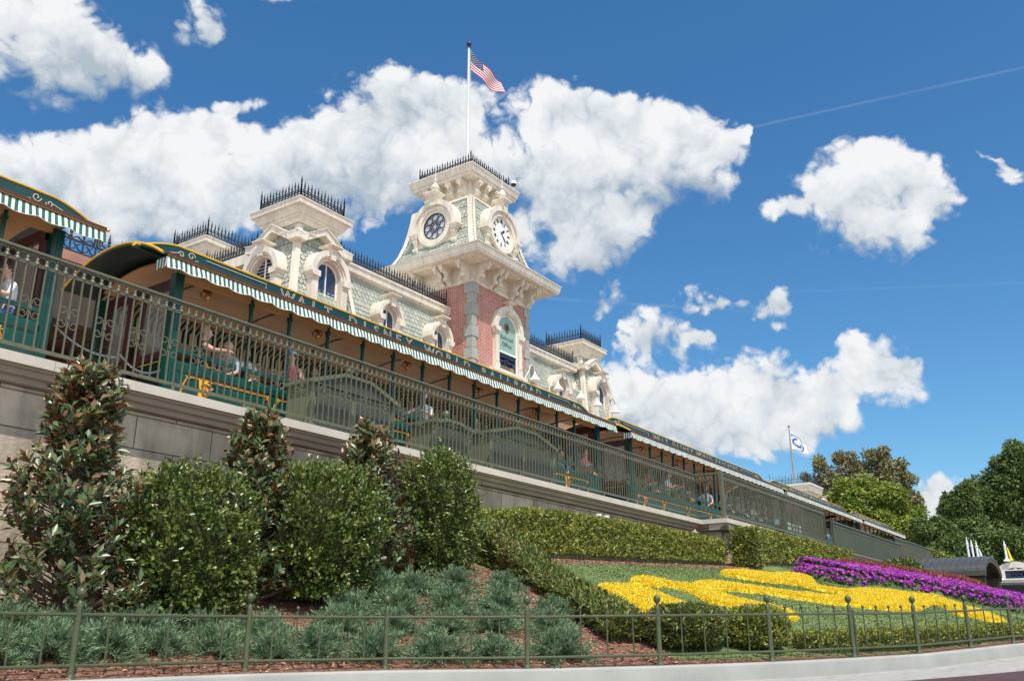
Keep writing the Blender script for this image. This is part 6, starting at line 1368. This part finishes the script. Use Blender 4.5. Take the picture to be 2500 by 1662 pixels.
person('bald man in grey with sunglasses on his head, bending behind the blond woman', (9.55, 12.60, 4.84), FM+.3, 'cloth_grey', 'hair_brown', hairstyle='bald', glasses=True, lean=.05)
person('dark-haired boy in a pale grey shirt looking out of the nearest whole car', (9.92, 12.56, 4.80), PI-.5, 'cloth_white', 'hair_brown', scale=.86)
person('small child in dark clothes, left of the woman in a pale cap', (10.42, 13.3, 4.72), PI-.2, 'cloth_black', 'hair_brown', skin='skin_tan', scale=.82)
person('woman in a pale cap and pink top in the nearest whole car', (10.92, 12.52, 4.97), FM+.35, 'cloth_pink', 'hair_brown', sleeves=False, cap='cap_pale', arms=('lap', 'rail'))
person('woman with long dark hair facing out beside the largest cabinet', (11.60, 12.60, 4.84), PI-.1, 'cloth_black', 'hair_brown', skin='skin_tan', hairstyle='long', scale=.95)
person('white-haired man in a white shirt riding between two cabinets', (14.75, 12.52, 5.02), FM+.3, 'cloth_white', 'hair_white', arms=('rail', 'out'))
person('dark-haired man in a dark grey shirt beside the white-haired man', (15.38, 12.95, 4.90), FM+.5, 'cloth_black', 'hair_brown', skin='skin_tan', arms=('lap', 'up'))
person('bald child looking over the narrow cabinet in the nearest whole car', (16.75, 12.56, 4.84), PI-.3, 'cloth_pink', 'hair_blond', hairstyle='bald', scale=.85)
person('person in a bright teal shirt near the right end of the nearest whole car', (20.6, 12.52, 4.66), PI-.6, 'cloth_teal', 'hair_brown', scale=.85)
person('person in a pink shirt at the last window of the nearest whole car', (22.0, 12.56, 4.92), PI-.2, 'cloth_pink', 'hair_brown')
person('person with bare arms in red at the left end of the car past the tower', (26.05, 12.56, 4.93), PI-.2, 'cloth_red', 'hair_brown', skin='skin_tan', sleeves=False)
person('person in a white shirt riding at the middle of the car past the tower', (27.45, 12.52, 5.03), PI, 'cloth_white', 'hair_brown', arms=('rail', 'rail'))
person('person in a white shirt with fair hair near the corner railing panel', (30.6, 12.56, 4.98), FM+.4, 'cloth_white', 'hair_blond')
person('person in dark blue behind the railing of the jutting wall', (32.5, 12.56, 4.95), PI-.3, 'cloth_blue', 'hair_brown')
person('rider in a bright blue top sitting low beside the person in dark blue', (31.8, 12.52, 4.60), PI-.3, 'cloth_teal', 'hair_brown', scale=.8)
person('rider in a red shirt furthest right, behind the end of the baluster railing', (36.9, 12.56, 4.92), PI-.2, 'cloth_red', 'hair_brown', arms=('rail', 'out'))

person('rider in pale grey at the very left edge, past the cropped-haired boy', (5.05, 12.55, 4.95), PI-.3, 'cloth_grey', 'hair_brown')
person('woman with long blond hair and a red top, right of the white-haired man pair', (18.75, 12.56, 4.86), PI-.4, 'cloth_red', 'hair_blond', hairstyle='long')
person('rider in a pale cap and blue shirt, right of the red bare-armed rider', (28.7, 12.54, 4.96), PI-.2, 'cloth_blue', 'hair_brown', cap='cap_pale')
person('rider in grey with white hair, right of the fair-haired rider in white', (33.9, 12.54, 4.94), PI-.3, 'cloth_grey', 'hair_white')
person('rider in a white top just left of the furthest red-shirted rider', (35.4, 12.54, 4.92), PI-.3, 'cloth_white', 'hair_brown')

# ------------------------------------------------------------------ small things and the far right
for x, lab in ((18.56, 'left one of two small white floodlights on top of the long hedge'), (18.93, 'right one of two small white floodlights on top of the long hedge')):
    t = thing('floodlight', (x, 10.30, 2.40), lab, 'floodlight', 'floodlights at the wall foot')
    b = MB(); b.lathe([(.05,0),(.065,.03),(.085,.14),(.088,.20),(.07,.205)], (x, 10.30, 2.47), 12); b.build('lamp_housing', 'plastic_white', t, smooth=True)
    b = MB(); b.tube([(x, 10.34, 2.1), (x, 10.34, 2.47)], .018, 6); b.build('stake', 'steel_dark', t)
# vaulted shelter
t = thing('shelter', (50, 7.5, -.3), 'open shelter with a dark vaulted metal roof behind the purple flowers', 'shelter')
ya, yb_ = 6.04, 9.05; b = MB(); cxs, hw, ze, rise = 49.9, 2.8, 2.72, .78
pts = [(cxs+hw*math.cos(a), ze+rise*math.sin(a)) for a in np.linspace(PI, 0, 22)]
b.prism(pts+[(x, z-.09) for x, z in pts[::-1]], 'y', ya, yb_); b.build('vault_roof', 'metal_roof', t)
b = MB()
for y in np.linspace(ya+.3, yb_-.1, 10): b.tube([(x, y, z+.015) for x, z in pts], .022, 4)
b.build('standing_seam', 'metal_roof', t)
b = MB(); b.prism([(x, z-.10) for x, z in pts]+[(x*.92+cxs*.08, z-.28) for x, z in pts[::-1]], 'y', ya+.02, ya+.14); b.build('end_arch', 'shelter_brown', t)
b = MB(); b.box(cxs-hw-.05, ya, ze-.22, cxs-hw+.12, yb_, ze-.092); b.build('eave_gutter', 'metal_roof', t)
b = MB(); b.box(cxs-hw+.25, ya+.1, ze-.60, cxs-hw+.45, yb_, ze-.221); b.build('eave_beam', 'shelter_brown', t); b = MB(); b.box(cxs+hw-.3, ya+.1, ze-.6, cxs+hw-.05, yb_, ze-.1); b.build('eave_beam', 'shelter_brown', t)
b = MB(); b.box(cxs-hw+.30, ya+.15, ze-1.2, cxs-hw+.40, yb_, ze-.61); b.build('side_panel', 'shelter_brown', t)
for (x, y) in ((cxs-hw+.35, ya+.4), (cxs-hw+.35, yb_-.3), (cxs+hw-.2, ya+.4), (cxs+hw-.2, yb_-.3)):
    b = MB(); b.lathe([(.14,0),(.14,.3),(.09,.4),(.075,2.2),(.11,2.3),(.14,2.42)], (x, y, -.3), 10); b.build('column', 'shelter_brown', t)
# locker building
t = thing('locker_building', (74, 5, -.3), 'long low building with a LOCKERS sign at the right edge', 'building')
b = MB(); b.box(72.4, 1.5, -.3, 82, 9.2, 3.0); b.build('wall', 'terracotta', t)
b = MB(); b.box(71.6, 1.4, 3.02, 72.4, 9.4, 3.10); b.box(71.2, 1.3, 3.101, 72.5, 9.5, 3.22); b.box(71.0, 1.2, 3.221, 83, 9.6, 3.42); b.build('eave', 'grey_stone', t)
b = MB(); b.box(71.3, 1.3, 2.55, 71.45, 9.3, 3.019)
for y in np.arange(1.6, 9.3, .32): b.box(71.25, y, 2.75, 71.299, y+.14, 2.95)
b.build('valance_frieze', 'steel_dark', t)
b = MB(); b.box(71.2, 3.0, 3.50, 71.3, 7.95, 4.02); sb = b.build('sign_board', 'panel_navy', t)
b = MB(); b.box(71.16, 2.9, 4.021, 71.32, 8.05, 4.09); b.box(71.16, 2.9, 3.43, 71.32, 8.05, 3.499); b.box(71.15, 7.951, 3.43, 71.33, 8.15, 4.09); b.build('sign_frame', 'white_paint', sb)
v_, f_ = text_mb('LOCKERS', .36, .98, .01, .004, 'LEFT'); b = MB(); b.add([(71.19-.0, 7.62-p[0], 3.76+p[1]) for p in v_], f_); b.build('sign_letters', 'letter_cream', sb)
b = MB(); b.lathe([(.28,0),(.22,.15),(.14,.3),(.16,.45),(.06,.6),(.10,.7),(.02,.95)], (71.25, 8.35, 3.42), 8); b.build('finial', 'white_paint', t)
b = MB(); b.X = Matrix.Translation((74.2, 7.6, 3.1)) @ Matrix(((0, 1, 0, 0), (-1, 0, 0, 0), (0, 0, 1, 0), (0, 0, 0, 1)))
b.arch(0, .0, 1.30, 1.72, 0, .4, .12, PI-.12, 20); b.box(-.10, .02, .05, .10, .3, 1.32); b.build('arched_pediment', 'cream', t)
b = MB(); b.X = Matrix.Translation((74.2, 7.6, 3.1)) @ Matrix(((0, 1, 0, 0), (-1, 0, 0, 0), (0, 0, 1, 0), (0, 0, 0, 1))); b.prism([(1.3*math.cos(a), 1.3*math.sin(a)) for a in np.linspace(.1, PI-.1, 16)], 'y', .2, .25); b.build('fanlight', 'glass', t)
b = MB(); b.box(74.6, 1.5, 3.43, 80, 6.0, 4.6); b.build('rear_roof', 'metal_roof', t)
def spire(x, y, z0, z1, label, fcol):
    t = thing('roof_flagstaff', (x, y, z0), label, 'flagstaff', 'white flagstaffs on the far roofs')
    b = MB(); b.lathe([(.26,0),(.22,.08),(.10,.18),(.085,.25),(.075,(z1-z0)*.75),(.02,z1-z0)], (x, y, z0), 10); b.ball((x, y, z0+(z1-z0)*.76), .10, 8); b.build('staff', 'pole_white', t, smooth=True)
    if fcol:
        b = MB(); V = []; zt = z0+(z1-z0)*.73
        for i in range(7):
            for j in range(9): V.append((x+.02*math.sin(j)+.10*math.sin(i*1.3), y-.05-i*.055*(.35+.65*j/8), zt-j*.115-.02*i))
        b.add(V, [(i*9+j, i*9+j+1, i*9+10+j, i*9+9+j) for i in range(6) for j in range(8)]); b.build('drooping_flag', fcol, t, smooth=True)
spire(72, 10.12, 4.4, 6.5, 'white flagstaff with a dark blue limp flag, left one of three behind the shelter', 'flag_blue')
spire(72, 9.85, 4.4, 6.3, 'bare white flagstaff, middle one of three behind the shelter', None)
spire(72, 9.55, 4.4, 6.2, 'white flagstaff with a white limp flag, right one of three behind the shelter', 'flag_white')
spire(74.2, 8.02, 4.85, 6.3, 'white flagstaff with a yellow limp flag on the arched pediment', 'flag_yellow')
b = MB(); b.box(68, 8.9, -.3, 76, 11.5, 4.0); b.box(67.7, 8.6, 4.001, 76.2, 11.8, 4.3); tag(b.build('entrance_building', 'shelter_brown'), 'low dark building carrying three flagstaffs behind the shelter roof', 'building')
t = thing('street_lamp', (76, 6.9, -.3), 'thin dark crook-necked lamp rising behind the LOCKERS sign', 'lamp')
b = MB(); P = [Vector((76, 6.9, -.3)), Vector((76, 6.9, 4.2))]
for k in range(7): a = PI*(1-k/6); P.append(Vector((76, 6.60+.30*-math.cos(a)*-1*-1, 4.2+.35*math.sin(a))))
b.tube(P, .04, 6); b.build('crook_pole', 'steel_dark', t); b = MB(); b.lathe([(.04,.1),(.16,-.05),(.17,-.1)], (76, 6.30, 4.12), 10); b.build('shade', 'steel_dark', t)
# far pavilion with its own flag
px_, py_ = 97.2, 29.6
ps = thing('far_pavilion', (px_, py_, -.6), 'small cream pavilion top with iron cresting, behind the far train cars', 'pavilion')
keep_st = st; st = ps
b = cornice(px_, py_, [(1.7, 13.5, 2.0, 14.2), (2.15, 14.21, 2.3, 14.85), (2.33, 14.851, 2.33, 15.05), (2.2, 15.051, 1.5, 15.15)]); b.build('cap_cornice', 'cream', st)
b = MB(); b.box(px_-1.6, py_-1.6, -.6, px_+1.6, py_+1.6, 13.5); b.build('pavilion_wall', 'cream', st)
cresting('roof_cresting', [[(px_-2.0, py_+2.0, 15.1), (px_-2.0, py_-2.0, 15.1), (px_+2.0, py_-2.0, 15.1), (px_+2.0, py_+2.0, 15.1)]], .85, .33, st)
dormer('front', px_+2.9, py_-2.3, 11.4, 2.6, 1.3, 1.8, 'sash')
st = keep_st
t = thing('flagpole', (95.2, 29.0, 15.1), 'slender pole with a white flag above the far pavilion', 'flagpole')
b = MB(); b.lathe([(.10,0),(.08,4),(.05,6.1)], (95.2, 29.0, 15.1), 8); b.ball((95.2, 29.0, 21.3), .14, 8); b.build('pole', 'bark_pale', t, smooth=True)
b = MB(); nu, nv = 26, 14; 
def fp(u, v): return (95.28+u*3.0, 28.9-.7*u+.16*math.sin(u*9+v), 20.55-.95*u**1.3-(1.75*(1-.45*u))*v+.08*math.sin(u*8))
for i in range(nu+1):
    for j in range(nv+1): b.v.append(fp(i/nu, j/nv))
for i in range(nu):
    for j in range(nv):
        b.f.append((i*(nv+1)+j, (i+1)*(nv+1)+j, (i+1)*(nv+1)+j+1, i*(nv+1)+j+1)); u, v = (i+.5)/nu, (j+.5)/nv
        r1 = math.hypot((u-.36)/.22, (v-.50)/.36); r2 = math.hypot((u-.35)/.55, (v-.55)/.55)
        b.m.append(1 if (.55 < r1 < .95 and not (u > .4 and v < .5)) or (abs(v-.72) < .06 and .3 < u < .6) or (.86 < r2 < 1.0 and (u > .62 or v < .25)) else 0)
tag(b.build('white_flag', ['flag_white', 'emblem_blue'], smooth=True), 'white flag with a blue emblem streaming from the slender far pole', 'flag')
